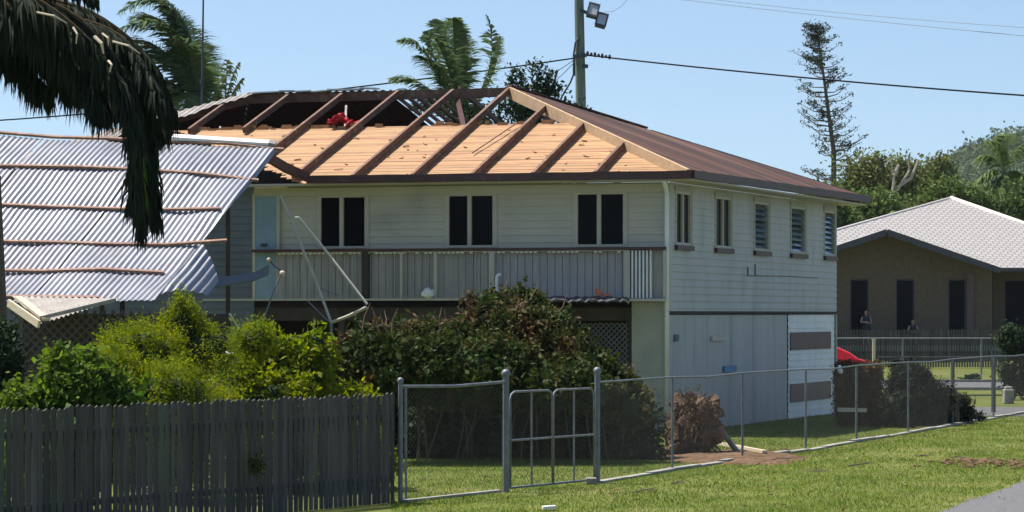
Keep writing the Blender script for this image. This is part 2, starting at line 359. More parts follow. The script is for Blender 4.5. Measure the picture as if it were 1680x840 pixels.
def shrub(name, label, cat, blobs, m, nclump, per, size, spread, seed, core=0.0, stems=3, gap=-.17, group=None, coremat='leaf_dark', aspect=.55, nz=.28, lo=.72):
    c = blobs[0][0]; base = Vector((c.x, c.y, 0))
    t = thing(name, base, label, cat, group)
    pts = blobpts(blobs, nclump, seed, nz=nz, lo=lo)
    pts = np.array([p for p in pts if noise.noise(Vector(p) * 2.3 + Vector((seed, 0, 0))) > gap or rnd.random() < .2])
    rq = random.Random(seed + 500); ex = []
    zt = sorted(p[2] for p in pts)[len(pts) // 2]; hi_ = [p for p in pts if p[2] > zt]
    for k in range(len(pts) // 28):
        p = Vector(rq.choice(hi_)); d_ = Vector((rq.uniform(-.7, .7), rq.uniform(-.4, .1), rq.uniform(.4, 1))).normalized(); L_ = rq.uniform(.15, .45) * min(1, blobs[0][1][0] * 1.5)
        for q in range(6): ex.append(tuple(p + d_ * L_ * q / 5 + Vector((0, 0, -.10 * (q / 5) ** 2))))
    v, f = leaves(pts, size, per, spread, seed, aspect)
    if ex:
        v2, f2 = leaves(ex, size * .9, max(4, per // 4), .03, seed + 1, aspect); f = np.concatenate([f, f2 + len(v)]); v = np.concatenate([v, v2])
    npmesh('foliage', v, f, M[m], t)
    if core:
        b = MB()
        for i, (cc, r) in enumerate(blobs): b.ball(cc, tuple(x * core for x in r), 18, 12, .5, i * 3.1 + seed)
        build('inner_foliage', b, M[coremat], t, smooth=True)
    b = MB(); rr = random.Random(seed)
    for i in range(stems):
        bl = blobs[rr.randrange(len(blobs))]; q = bl[0]
        p0 = Vector((base.x + rr.uniform(-.3, .3), base.y + rr.uniform(-.2, .2), 0)); p1 = (p0 + q) / 2 + Vector((rr.uniform(-.15, .15), 0, .1))
        b.tube([p0, p1, q], [.035, .025, .012], 6)
    if stems: build('stems', b, M['trunk'], t)
    return t

def palm_frond(mb_r, VF, p0, p1, p2, width, n, seed, droop=.6, lw=.03, spreadz=.3, thick=.03):
    """rachis tube plus narrow drooping leaflets; VF = [verts, faces] lists"""
    g = random.Random(seed); pts = []
    for i in range(13):
        t = i / 12; pts.append(p0 * (1-t)**2 + p1 * 2*t*(1-t) + p2 * t*t)
    mb_r.tube(pts, [thick * (1 - .85 * i / 12) for i in range(13)], 5)
    for i in range(n):
        t = 0.12 + 0.88 * (i / n) ** .9
        p = p0 * (1-t)**2 + p1 * 2*t*(1-t) + p2 * t*t
        dr = ((p1 - p0) * 2 * (1-t) + (p2 - p1) * 2 * t).normalized()
        upv = Vector((0, 0, 1)); side = dr.cross(upv)
        if side.length < .15: side = Vector((g.uniform(-1, 1), g.uniform(-1, 1), 0))
        side.normalize()
        nup = side.cross(dr).normalized()
        sg = 1 if i % 2 else -1
        L = width * (math.sin(math.pi * min(1, t * .82 + .16)) ** .6) * g.uniform(.75, 1.15)
        d = (side * sg + dr * g.uniform(.25, .7) + nup * g.uniform(-spreadz, spreadz)).normalized()
        mid = p + d * L * .5 + Vector((0, 0, -1)) * droop * L * .16
        tip = p + d * L * .86 + Vector((0, 0, -1)) * droop * L * g.uniform(.5, .75)
        w = d.cross(nup).normalized() * lw * .5 + dr * lw * .3
        b = len(VF[0])
        VF[0].extend([tuple(p - w * .6), tuple(p + w * .6), tuple(mid + w), tuple(mid - w), tuple(tip)])
        VF[1].extend([(b, b+1, b+2), (b, b+2, b+3), (b+3, b+2, b+4)])

# ------------------------------------------------------------------ main house
house = thing('damaged_house', HP(0, 0, 0), 'two storey cream weatherboard house with its front roof iron torn off and the rafters bare', 'house')
ZF0, ZF1 = 2.93, 5.449      # balcony floor, wall top
def clap(mb, fn, a0, a1, z0, z1, step=.16, out=.02):
    """weatherboards: fn(a, o, z) gives a point, o outward"""
    k = math.floor(z0 / step)
    while k * step < z1 - 1e-6:
        b = max(k * step, z0); t = min((k + 1) * step, z1)
        ob = out * (1 - (b - k*step) / step); ot = out * (1 - (t - k*step) / step)
        mb.poly([fn(a0, ob, b), fn(a1, ob, b), fn(a1, ot, t), fn(a0, ot, t)])
        if t < z1: mb.poly([fn(a0, ot, t), fn(a1, ot, t), fn(a1, out, t), fn(a0, out, t)])
        k += 1
def clapwall(mb, fn, a0, a1, z0, z1, holes, **k):
    xs = sorted(set([a0, a1] + [h[0] for h in holes] + [h[1] for h in holes]))
    for x0, x1 in zip(xs, xs[1:]):
        hs = sorted([(h[2], h[3]) for h in holes if h[0] <= x0 + 1e-6 and h[1] >= x1 - 1e-6]); z = z0
        for h0, h1 in hs:
            if h0 > z: clap(mb, fn, x0, x1, z, h0, **k)
            z = h1
        if z < z1: clap(mb, fn, x0, x1, z, z1, **k)
front = lambda a, o, z: HP(-a, -o, z)      # a = -s so that polygons face the camera
side = lambda a, o, z: HP(-o, a, z)
WZ0, WZ1 = 4.08, 5.23
fw = [(525, 601), (735, 811), (946, 1025)]
fholes = [(-s_at(a), -s_at(b), WZ0, WZ1) for a, b in fw]
sDoor0, sDoor1 = s_at(456), s_at(421)
SEND = s_at(418)
w = MB(); clapwall(w, front, -SEND, 0, ZF0, ZF1, fholes)
build('front_wall', w, M['cream'], house)
w = MB(); clapwall(w, front, -17.0, -SEND - .01, 0.0, 5.449, [])
build('rear_wing_wall', w, M['darkwall'], house)  # dark paint colour stands in for the roof sheet's shade on this wall
sw = [(1107, 1132), (1172, 1198), (1236, 1260), (1296, 1320), (1351, 1369)]
TEND = 15.06
SZ0, SZ1 = 4.10, 5.28
sholes = [(t_at(a), t_at(b), SZ0, SZ1) for a, b in sw]
w = MB(); clapwall(w, side, 0.0, TEND, 2.66, ZF1, sholes)
build('side_wall', w, M['sidepaint'], house)
# inner shell so the house is closed
w = MB(); w.hbox(.16, 17, TEND - .12, TEND, 0, 5.4); w.hbox(.16, 17, .5, TEND - .12, 2.75, 2.85)
w.hbox(16.9, 17, .3, TEND - .12, 2.86, 5.4); w.hbox(3.6, 17, 3.6, 3.7, 2.86, 6.45)
build('inner_wall', w, M['undercroft'], house)
# cornice strip under the eave
w = MB(); w.hbox(-.02, SEND, -.045, -.016, 5.24, 5.42)
build('fascia_strip', w, M['cream'], house)
w = MB(); w.hbox(-.66, 10.2, -.62, -.046, 5.452, 5.495); w.hbox(-.66, -.02, -.046, 15.6, 5.452, 5.495)
build('soffit', w, M['cream'], house)
# front windows
for i, (a, b) in enumerate(fw):
    s0, s1 = s_at(b), s_at(a)
    fr = MB(); z0, z1 = WZ0, WZ1; th = .032
    fr.hbox(s0, s1, -.03, .08, z1 - th, z1 + .0); fr.hbox(s0, s1, -.05, .08, z0 - .02, z0 + th)
    fr.hbox(s1 - th, s1, -.03, .08, z0 + th, z1 - th); fr.hbox(s0, s0 + th, -.03, .08, z0 + th, z1 - th)
    sm = s0 + (s1 - s0) * .53
    fr.hbox(sm - .045, sm + .045, -.028, .08, z0 + th, z1 - th)
    f = build('window', fr, M['frame'], house)
    tag(f, ['left front window pair', 'middle front window pair', 'right front window pair beside the corner'][i])
    for q, (u0, u1) in enumerate(((s0 + th, sm - .045), (sm + .045, s1 - th))):
        build('pane', MB().hbox(u0, u1, .03 - q * .01, .05 - q * .01, z0 + th, z1 - th), M['glass'], f)
    arc = MB(); o = .07
    arc.hbox(s1, s1 + o, -.03, -.0145, z0 - .08, z1 + .05); arc.hbox(s0 - o, s0, -.03, -.0145, z0 - .08, z1 + .05)
    arc.hbox(s0, s1, -.03, -.0145, z1, z1 + .05)
    build('trim', arc, M['frame'], f)
# side windows: two sliding pairs, three louvred
for i, (a, b) in enumerate(sw):
    t0, t1 = t_at(a), t_at(b); z0, z1 = SZ0, SZ1
    fr = MB(); th = .06
    fr.hbox(-.03, .10, t0, t1, z1 - th, z1); fr.hbox(-.03, .10, t0, t1, z0, z0 + th)
    fr.hbox(-.03, .10, t0, t0 + th, z0 + th, z1 - th); fr.hbox(-.03, .10, t1 - th, t1, z0 + th, z1 - th)
    if i < 2:
        tm = (t0 + t1) / 2; fr.hbox(-.02, .10, tm - .04, tm + .04, z0 + th, z1 - th)
    f = build('window', fr, M['frame'], house)
    tag(f, ['corner side window', 'second side window', 'first blue louvre window', 'middle louvre window', 'far louvre window'][i])
    if i < 2:
        for (u0, u1) in ((t0 + th, tm - .04), (tm + .04, t1 - th)):
            build('pane', MB().hbox(.03, .05, u0, u1, z0 + th, z1 - th), M['glass'], f)
    else:
        lv = MB(); n = 8; hh = (z1 - z0 - 2 * th) / n
        for k in range(n):
            zb = z0 + th + k * hh
            lv.hexa([HP(-.01, t0+th, zb), HP(.0, t0+th, zb), HP(.0, t1-th, zb), HP(-.01, t1-th, zb),
                     HP(.07, t0+th, zb+hh*1.02), HP(.08, t0+th, zb+hh*1.02), HP(.08, t1-th, zb+hh*1.02), HP(.07, t1-th, zb+hh*1.02)])
        build('louvres', lv, M['louvre'], f)
        build('backing', MB().hbox(.12, .13, t0, t1, z0, z1), M['glass'], f)
    build('sill', MB().hbox(-.09, -.015, t0 - .06, t1 + .06, z0 - .11, z0 - .003), M['maroon'], f)
    hd = MB().hbox(-.05, -.016, t0 - .08, t1 + .08, z1 + .003, z1 + .09); hd.hbox(-.04, -.016, t1 + .003, t1 + .09, z0, z1)
    build('trim', hd, M['greenish'], f)
# blue door behind the rail
dr = build('door', MB().hbox(sDoor0, sDoor1, -.06, -.015, ZF0, 5.24), M['bluedoor'], house)
build('door_frame', MB().hbox(sDoor1, sDoor1 + .07, -.075, -.015, ZF0, 5.3).hbox(sDoor0 - .07, sDoor0, -.075, -.015, ZF0, 5.3), M['frame'], dr)
build('handle', MB().hbox(sDoor1 - .28, sDoor1 - .14, -.10, -.06, 4.12, 4.18), M['darkmetal'], dr)
# balcony front: floor beam, infill sheet, balusters, posts, rail
bal = MB().hbox(.0, s_at(800), -.30, -.12, ZF0 - .06, ZF0)
bal.hbox(s_at(800), s_at(342), -.30, -.24, ZF0 - .035, ZF0 + .01)
build('floor_edge', bal, M['frame'], house)
pn = MB(); s = s_at(1036); rr = random.Random(3)
while s < s_at(455):
    e = min(s + .17, s_at(455)); o = rr.uniform(0, .006)
    pn.hbox(s + .006, e - .006, -.085 - o, -.06, ZF0 + .01, 4.0); s = e
build('infill_boards', pn, M['panelgrey'], house)
build('infill_sheet', MB().hbox(s_at(1096), s_at(1036), -.085, -.06, ZF0 + .01, 4.0), M['panelgrey'], house)
rl = MB().hbox(.0, s_at(420), -.24, -.09, 3.98, 4.045)
build('top_rail', rl, M['maroon'], house)
vl = MB().hbox(s_at(1032), s_at(458), -.19, -.17, 3.965, 3.978); s = s_at(1030)
while s < s_at(460):      # scalloped valance edge under the rail
    if rr.random() < .85: vl.hbox(s, s + .07, -.19, -.17, 3.93, 3.978)
    s += .105
build('valance', vl, M['white'], house)
def bal_part(px, wd, mt, z0=2.94, z1=3.97, tt=(-.21, -.13)):
    s = s_at(px); build('baluster', MB().hbox(s - wd / 2, s + wd / 2, tt[0], tt[1], z0, z1), mt, house)
for px in range(1042, 1076, 6): bal_part(px, .035, M['white'])
for px in [470, 492, 514, 530, 545, 558, 571, 584, 597, 640, 652, 664, 678, 692, 703, 716, 745, 758, 771, 785]:
    bal_part(px, .02, M['panelgrey'], tt=(-.17, -.14))
for px, wd in [(1033, .14), (812, .12), (720, .06), (605, .14), (1095, .06), (664, .05)]:
    s = s_at(px); build('balcony_post', MB().hbox(s - wd/2, s + wd/2, -.22, -.10, 2.94, 3.975), M['cream'] if px != 605 else M['undercroft'], house)
# corner trim, downpipe
build('corner_board', MB().hbox(-.035, .10, -.05, -.016, 2.66, 5.24).hbox(-.035, -.0165, -.016, .10, 2.66, 5.4), M['sidepaint'], house)
dp = MB(); q = [HP(-.05, -.52, 5.47), HP(-.05, -.40, 5.36), HP(.0, -.14, 5.22), HP(-.0, -.12, 5.05), HP(-.0, -.12, 0.05)]
dp.tube(q, .05, 10); build('downpipe', dp, M['white'], house, smooth=True)
# lower storey
lw = MB(); ts = [0, 1.35, 3.1, 5.0, 7.0, 9.0, t_at(1294)]
for a, b in zip(ts, ts[1:]):
    lw.hbox(.03 + .008 * ((int(a)) % 2), .07, a + .012, b - .012, 0, 2.58)
build('lower_side_wall', lw, M['sidelow'], house)
lb = MB(); clapwall(lb, lambda a, o, z: HP(.03 - o, a, z), t_at(1294) + .02, TEND - .12, 0, 2.58, [])
build('lower_side_boards', lb, M['white'], house)
for (z0, z1) in ((1.70, 2.14), (.40, .86)):
    build('side_panel', MB().hbox(-.01, .012, t_at(1297), t_at(1363), z0, z1), M['dullmaroon'], house)
build('wall_band', MB().hbox(-.02, .10, .0, TEND, 2.60, 2.655), M['undercroft'], house)
build('corner_post', MB().hbox(-.02, .08, TEND - .1, TEND + .02, 0, 2.59), M['greenish'], house)
lf = MB(); clapwall(lf, lambda a, o, z: HP(-a, -.02 - o, z), -s_at(1037), -.0, 0, 2.86, [], step=.45, out=.01)
build('lower_front_wall', lf, M['greenish'], house)
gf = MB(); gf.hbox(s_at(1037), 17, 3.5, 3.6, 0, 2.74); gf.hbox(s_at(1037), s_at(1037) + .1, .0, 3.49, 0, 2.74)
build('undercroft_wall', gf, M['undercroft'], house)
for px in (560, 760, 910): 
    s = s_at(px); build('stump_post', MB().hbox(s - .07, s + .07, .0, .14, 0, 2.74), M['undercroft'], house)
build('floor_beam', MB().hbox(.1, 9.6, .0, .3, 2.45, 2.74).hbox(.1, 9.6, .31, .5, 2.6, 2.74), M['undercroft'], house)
la = MB(); s0, s1 = s_at(1030), s_at(948); z0, z1 = .6, 2.40
def latt(mb, fn, a0, a1, z0, z1, sp, wd):
    n = int((a1 - a0 + z1 - z0) / sp)
    for sg in (1, -1):
        for i in range(-int((z1 - z0) / sp), n + 1):
            c = a0 + i * sp; pts = []
            lo = max(a0, c) if sg > 0 else None
            # line a = c + (z - z0) * sg'
            if sg > 0: za, zb = max(z0, z0 + a0 - c), min(z1, z0 + a1 - c); A = lambda z: c + z - z0
            else:
                c2 = a0 + i * sp + (z1 - z0); za, zb = max(z0, z0 + c2 - a1), min(z1, z0 + c2 - a0); A = lambda z: c2 - z + z0
            if zb - za > .03: mb.beam(fn(A(za), sg * .006, za), fn(A(zb), sg * .006, zb), wd, .008, up=(0, -1, 0))
latt(la, lambda a, o, z: HP(a, -.02 + o, z), s0, s1, z0, z1, .12, .028)
build('lattice_panel', la, M['lattgrey'], house)
# small wall fittings
build('meter_box', MB().hbox(-.02, .028, t_at(1107), t_at(1113), 2.0, 2.15), M['darkwall'], house)
build('wall_bracket', MB().hbox(-.02, .028, t_at(1168), t_at(1189), 1.99, 2.09), M['frame'], house)
build('wall_sticker', MB().hbox(-.012, .028, t_at(1188), t_at(1208), 1.26, 1.40), M['blue'], house)
wf = MB(); za = 3.52
wf.tube([HP(-.03, t_at(1225), 3.52), HP(-.03, t_at(1225), 3.70)], .015, 6)
wf.tube([HP(-.03, t_at(1237), 3.52), HP(-.03, t_at(1237), 3.78)], .015, 6)
wf.tube([HP(-.03, t_at(1223), 3.50), HP(-.025, t_at(1290), 3.53), HP(-.025, t_at(1340), 3.52)], .008, 5)
build('wall_cable', wf, M['darkmetal'], house)

# --- roof
ZE, ZR, TR_ = 5.66, 8.02, 5.7
def zf(t): return ZE + (ZR - ZE) * (t + .6) / (TR_ + .6)     # front plane height
S_A, S_L = 5.64, 12.31
E0 = HP(-.6, -.6, ZE); E1 = HP(-.6, 15.66, ZE + .06); RA = HP(S_A, TR_, ZR); LA = HP(S_L, TR_, ZR - .03)
EL0 = HP(17.6, -.6, ZE); EL1 = HP(17.6, 15.66, ZE)
def gut(mb, a, b, out):
    a = Vector(a); b = Vector(b); n = 14
    for i in range(n):
        p = a.lerp(b, i / n); q = a.lerp(b, (i + 1) / n)
        jz = lambda k: Vector((0, 0, .012 * noise.noise(Vector((k * 1.3, a.x, 0)))))
        mb.beam(p + jz(i), q + jz(i + 1), .13, .175)
g1 = MB(); gut(g1, HP(s_at(503, -.7), -.66, 5.57), HP(-.70, -.66, 5.57), 0); build('gutter', g1, M['maroon'], house)
g1 = MB(); gut(g1, HP(-.70, -.62, 5.58), HP(-.70, 15.75, 5.62), 0); build('gutter', g1, M['maroon'], house)
g1 = MB(); q0 = P(505, 291, 67.3); q1 = P(470, 276, 66.6); q2 = P(440, 258, 65.9)
g1.beam(q0, q1, .1, .2); g1.beam(q1, q2, .1, .2)
o = build('gutter', g1, M['maroon'], house); tag(o, 'bent end of the front gutter twisted up to the left')
def rafter(s, t0, t1, wd=.075, hh=.15, m='rafter', name='rafter', lift=0.0):
    a = HP(s, t0, zf(t0) - hh / 2 + lift); b = HP(s, t1, zf(t1) - hh / 2 + lift)
    return build(name, MB().beam(a, b, wd, hh), M[m], house)
for k in range(0, 6):
    s = S_A + 1.40 * k
    rafter(s, -.55 if k < 3 else (1.2 if k == 3 else 3.0), TR_ - .03 if s < S_L else TR_ - (s - S_L) * 1.1, hh=.145, wd=.07)
for s in (4.25, 2.87, 1.47): rafter(s, -.55, s - .02 + .0, hh=.145, wd=.07)
hip = MB().beam(RA + Vector((0, 0, -.13)), E0 + Vector((0, 0, -.10)), .07, .27)
build('hip_rafter', hip, M['hipwood'], house)
build('ridge_beam', MB().beam(RA + Vector((0, 0, -.12)), LA + Vector((0, 0, -.12)), .06, .22), M['rafter'], house)
build('hip_rafter', MB().beam(LA + Vector((0, 0, -.12)), HP(17.5, -.5, ZE - .1), .06, .2), M['rafter'], house)
build('hip_rafter', MB().beam(RA + Vector((0, 0, -.16)), HP(-.5, 15.5, ZE - .1), .06, .2), M['rafter'], house)
# raked ceiling boards under the rafters
cb = MB(); t = -.56; rr = random.Random(11)
while t < 3.36:
    e = t + .095; off = .19
    s0 = (t + .6) * (S_A + .6) / (TR_ + .6) - .6 + .03
    s1 = 8.25 + (t + .56) / 3.9 * 4.9 + rr.uniform(-.12, .12); dz = rr.uniform(0, .010)
    cut = sorted([s0, s1] + ([rr.uniform(s0 + .3, s1 - .3)] if rr.random() < .6 else []))
    for a, b in zip(cut, cut[1:]):
        z0, z1 = zf(t) - off + dz, zf(e - .006) - off + dz
        cb.hexa([HP(b - .004, t, z0 - .015), HP(a, t, z0 - .015), HP(a, e - .006, z1 - .015), HP(b - .004, e - .006, z1 - .015),
                 HP(b - .004, t, z0), HP(a, t, z0), HP(a, e - .006, z1), HP(b - .004, e - .006, z1)])
    t = e
build('ceiling_boards', cb, M['pine'], house)
tp = MB().hbox(3.5, 13.0, 3.385, 3.43, zf(3.38) - .215, zf(3.38) - .175)
for i in range(60):     # broken plaster and timber stubs along the top edge and splinters on the boards
    s = rr.uniform(3.6, 12.6); tt = 3.38 + rr.uniform(-.03, .05); h = rr.uniform(.02, .10)
    tp.hbox(s, s + rr.uniform(.05, .3), tt, tt + .06, zf(tt) - .19, zf(tt) - .17 + h)
build('broken_edge', tp, M['pine'], house)
tp = MB()
for i in range(55):
    tt = rr.uniform(-.4, 3.2); s0 = tt + .3; s = rr.uniform(s0, 8.3 + (tt + .5) * 1.1); an = rr.uniform(0, 3.14); L = rr.uniform(.04, .22)
    a = HP(s, tt, zf(tt) - .17); b = HP(s + math.cos(an) * L, tt + math.sin(an) * L * .5, zf(tt + math.sin(an) * L * .5) - .155)
    tp.beam(a, b, rr.uniform(.02, .07), .012)
o = build('splinters', tp, M['pine'], house); tag(o, kind='stuff')
tp = MB().beam(HP(4.9, 1.2, zf(1.2) - .12), HP(4.55, 3.2, zf(3.2) - .08), .025, .02); build('loose_batten', tp, M['rafter'], house)
# corrugated plane helper: a, b top edge points; c, d bottom edge points (left, right)
def corr(mb, pt, u0, u1, v0, v1, period=.12, amp=.018, nrm=(0, 0, 1), rows=2, clip=None):
    """pt(u,v) -> Vector; waves run across u"""
    n = max(2, int((u1 - u0) / period * 6)); base = len(mb.v); N = Vector(nrm)
    for i in range(n + 1):
        u = u0 + (u1 - u0) * i / n; w = N * (amp * math.sin(2 * math.pi * u / period))
        a, b = clip(u) if clip else (v0, v1)
        for j in range(rows):
            mb.v.append(tuple(pt(u, a + (b - a) * j / (rows - 1)) + w))
    for i in range(n):
        for j in range(rows - 1):
            k = base + i * rows + j; mb.f.append((k, k + 1, k + 1 + rows, k + rows))
# side hip plane: waves across t; from eave s=-.6 up to the hips
def sidept(t, v):            # v = s value
    ss = v; frac = (ss + .6) / (S_A + .6)
    zb = ZE + .06 * (t + .6) / 16.3
    return HP(ss, t, zb + (ZR - zb) * frac)
def sideclip(t):
    if t < TR_: top = -.6 + (S_A + .6) * (t + .6) / (TR_ + .6)
    else: top = -.6 + (S_A + .6) * (15.66 - t) / (15.66 - TR_)
    bot = -.62
    return (top - .02 if t < TR_ else top, bot)
sp = MB(); corr(sp, sidept, -.25, 15.6, 0, 0, period=.20, amp=.022, clip=lambda t: sideclip(t), rows=2)
build('side_roof', sp, M['rust'], house)
cap = MB(); cap.beam(RA.lerp(E1, .0) + Vector((0, 0, .03)), RA.lerp(E1, .36) + Vector((0, 0, .02)), .22, .04)
cap.beam(RA.lerp(E1, .37) - Vector((0, 0, .02)), E1 - Vector((0, 0, .02)), .2, .03)
build('hip_capping', cap, M['rust'], house)
# back plane (underside seen) from ridge to back eave, present only left of the opening
def backpt(s, v):
    fr = (v - TR_) / (15.66 - TR_); return HP(s, v, ZR - (ZR - ZE) * fr)
bp = MB(); corr(bp, backpt, 8.8, S_L, 0, 0, period=.2, amp=.015, clip=lambda s: (TR_ + .02, 15.6), rows=2)
corr(bp, backpt, S_L, 17.5, 0, 0, period=.2, amp=.015, clip=lambda s: (TR_ + .02 + (s - S_L) / (17.6 - S_L) * 9.9, 15.6), rows=2)
build('back_roof', bp, M['underside'], house)
lp = MB()
def leftpt(t, v):
    fr = (v - S_L) / (17.6 - S_L); return HP(v, t, ZR - .03 - (ZR - .03 - ZE) * fr)
def leftclip(t):
    top = 17.6 - (17.6 - S_L) * ((t + .6) / (TR_ + .6) if t < TR_ else (15.66 - t) / (15.66 - TR_))
    return (top, 17.6)
corr(lp, leftpt, -.5, 15.6, 0, 0, period=.2, amp=.015, clip=leftclip, rows=2)
build('left_roof', lp, M['underside'], house)
bf = MB()
for s in (8.7, 8.45, 8.2, 7.95, 7.7): bf.beam(backpt(s, TR_ + .1), backpt(s - .1, 12), .05, .08)
build('back_battens', bf, M['rafter'], house)
for s in (6.9, 5.6): build('rafter', MB().beam(backpt(s, TR_), backpt(s, 15.6), .06, .12), M['rafter'], house)
build('roof_strut', MB().beam(HP(7.0, TR_ + .1, ZR - .2), HP(6.1, 4.0, 6.75), .12, .07), M['maroon'], house)
build('roof_strut', MB().beam(HP(3.9, 4.4, 7.15), HP(4.9, 3.6, 6.8), .06, .06), M['hipwood'], house)
build('roof_strut', MB().beam(HP(9.5, 5.0, 7.6), HP(8.95, 3.6, 6.85), .05, .05), M['greyiron'], house)
build('roof_strut', MB().beam(HP(12.4, 4.2, 7.1), HP(12.0, 3.4, 6.85), .05, .05), M['greyiron'], house)
# white ridge flashing scraps and the grey remnant left of the ridge
fl = MB()
for i in range(8):
    a = LA.lerp(RA, i / 16); b = LA.lerp(RA, (i + 1) / 16); j = rr.uniform(-.03, .05)
    fl.beam(a + Vector((0, 0, .03 + j)), b + Vector((0, 0, .04 + j * .3)), .34, .03)
build('ridge_flashing', fl, M['white'], house)
gr = MB()
def frontpt(s, v): return HP(s, v, zf(v) + .03)
def grclip(s):
    top = TR_ - (s - S_L) * (TR_ + .6) / (17.6 - S_L) if s > S_L else TR_
    cut = top - (.25 + (s - S_L + .3) * .42) + .12 * math.sin(s * 9)
    return (top, max(cut, -.5))
corr(gr, frontpt, S_L - .15, 17.3, 0, 0, period=.15, amp=.015, clip=grclip, rows=2)
build('torn_roof_sheet', gr, M['greyiron'], house)

# ------------------------------------------------------------------ collapsed tin roof section at left
T0 = P(452, 243, 63.2)
cos, sin = math.cos(R(29)), math.sin(R(29))
Dn = Vector((-UX * cos, -UY * cos, -sin)); Lf = Vector((-1, .02, 0))
def shp(a, b):
    p = T0 + Lf * a + Dn * b
    p.z += a * (.045 - .0068 * b) + .10 * math.sin(b * .8 + 1) * (a > 0) - .10 * math.sin(1)
    p += Vector((0, -.45, .9)) * (.07 * noise.noise(Vector((a * .55, b * .5, 2))) + .03 * noise.noise(Vector((a * 1.7, b * 1.3, 5))))
    if a < 0: p.z -= (-a) ** 1.5 * .9; p.x -= (-a) ** 2 * .15
    return p
tin = thing('collapsed_tin_roof', (T0.x - 3, 60, 0), 'large silver corrugated roof section with rows of timber battens sagging in front of the house', 'roof section')
Nn = Vector((0, -.45, .9))
for i, (a0, a1, b0, b1) in enumerate([(0, 2.4, 0, 6.35), (2.43, 4.8, 0.02, 6.4), (4.83, 8.4, .0, 6.42)]):
    sh = MB(); corr(sh, shp, a0, a1, b0, b1, period=.115, amp=.012, nrm=Nn, rows=14)
    build('roof_sheet', sh, M['zinc'], tin, smooth=True)
sh = MB(); corr(sh, shp, -.62, -.0, 0, 0, period=.115, amp=.017, nrm=Nn, rows=8,
     clip=lambda a: (4.05 + (-a) * .9, 6.15 + a * 1.5))
o = build('roof_sheet', sh, M['zinc'], tin, smooth=True); tag(o, 'curled loose corner of the silver sheet')
for b, e0, wob in [(-.05, -.15, 0), (1.32, -.13, 0), (2.72, .12, 0), (4.02, -.50, 0), (5.12, .30, 0), (6.25, 1.1, 0)]:
    bt = MB(); a = e0
    while a < 8.4:
        a2 = min(a + 1.2, 8.4); bt.beam(shp(max(a, 0), b) + Vector((0, 0, .035)) - Vector((min(0, -a) if a < 0 else 0, 0, 0)) - (Vector((a, 0, 0)) if a < 0 else Vector()), shp(a2, b) + Vector((0, 0, .035)), .07, .05, up=Nn); a = a2
    build('batten', bt, M['batten'], tin)
fl = MB(); fl.beam(P(283, 226, 63.4), P(441, 236, 63.4), .28, .10, up=(0, -.3, 1)); build('flashing', fl, M['white'], tin)
fl = MB(); fl.beam(P(441, 236, 63.4), P(452, 238, 63.4), .28, .12, up=(0, -.3, 1)); build('flashing_end', fl, M['greyiron'], tin)
# supports beneath
for a in (.8, 3.4, 6.0):
    p = shp(a, 5.9); build('support_post', MB().beam((p.x, p.y, 0), (p.x, p.y, p.z - .08), .09, .09, up=(0, 1, 0)), M['lattice'], tin)
    p = shp(a, .5); build('support_post', MB().beam((p.x, p.y, 0), (p.x, p.y, p.z - .08), .09, .09, up=(0, 1, 0)), M['lattice'], tin)

# patio shelter with lattice wall under it
Yp = 56.6
pat = thing('patio_shelter', P(130, 700, Yp) * 1.0, 'low dark lattice shelter with a small buckled grey iron roof under the silver roof section', 'shelter')
pat.location.z = 0; BASE[pat.name].z = 0
lw = MB(); x0 = P(18, 0, Yp).x; x1 = P(262, 0, Yp).x
latt(lw, lambda a, o, z: Vector((a, Yp + o, z)), x0, x1, 0.05, 2.66, .17, .035)
build('lattice_wall', lw, M['lattice'], pat)
bk = MB().box(x0, x1 + 1.2, Yp + 1.3, Yp + 1.36, 0, 2.6); build('back_wall', bk, M['undercroft'], pat)
rf = MB()
tl, tr, bl, br = P(20, 486, Yp + 1.4), P(190, 489, Yp + 1.4), P(68, 531, Yp - .9), P(196, 490, Yp - .3)
def pr(u, v): return (tl.lerp(tr, u / 2)).lerp(bl.lerp(br, u / 2), v)
corr(rf, pr, 0, 2, 0, 1, period=.12, amp=.018, rows=3); build('roof_sheet', rf, M['greyiron'], pat)
bb = MB().beam(P(14, 497, Yp - .2), P(64, 532, Yp - 1.1), .05, .14); bb.beam(P(30, 488, Yp + .3), P(76, 524, Yp - .9), .16, .05)
build('barge_board', bb, M['palewood'], pat)
fb = MB().beam(P(66, 522, Yp - .9), P(190, 492, Yp - .3), .05, .07); build('fascia', fb, M['greyiron'], pat)

# leaning timber post at the left edge
lp_ = thing('timber_post', P(3, 900, 47) * 1, 'dark timber post at the left edge in front of the silver roof', 'post')
lp_.location.z = 0; BASE[lp_.name].z = 0
build('shaft', MB().tube([(P(4, 0, 47).x, 47, 0), P(3, 525, 47), P(-4, 292, 47)], [.10, .085, .05], 10), M['trunk'], lp_)
build('cap', MB().tube([P(-4, 293, 47), P(-4, 288, 47)], [.06, .05], 10), M['darkmetal'], lp_)

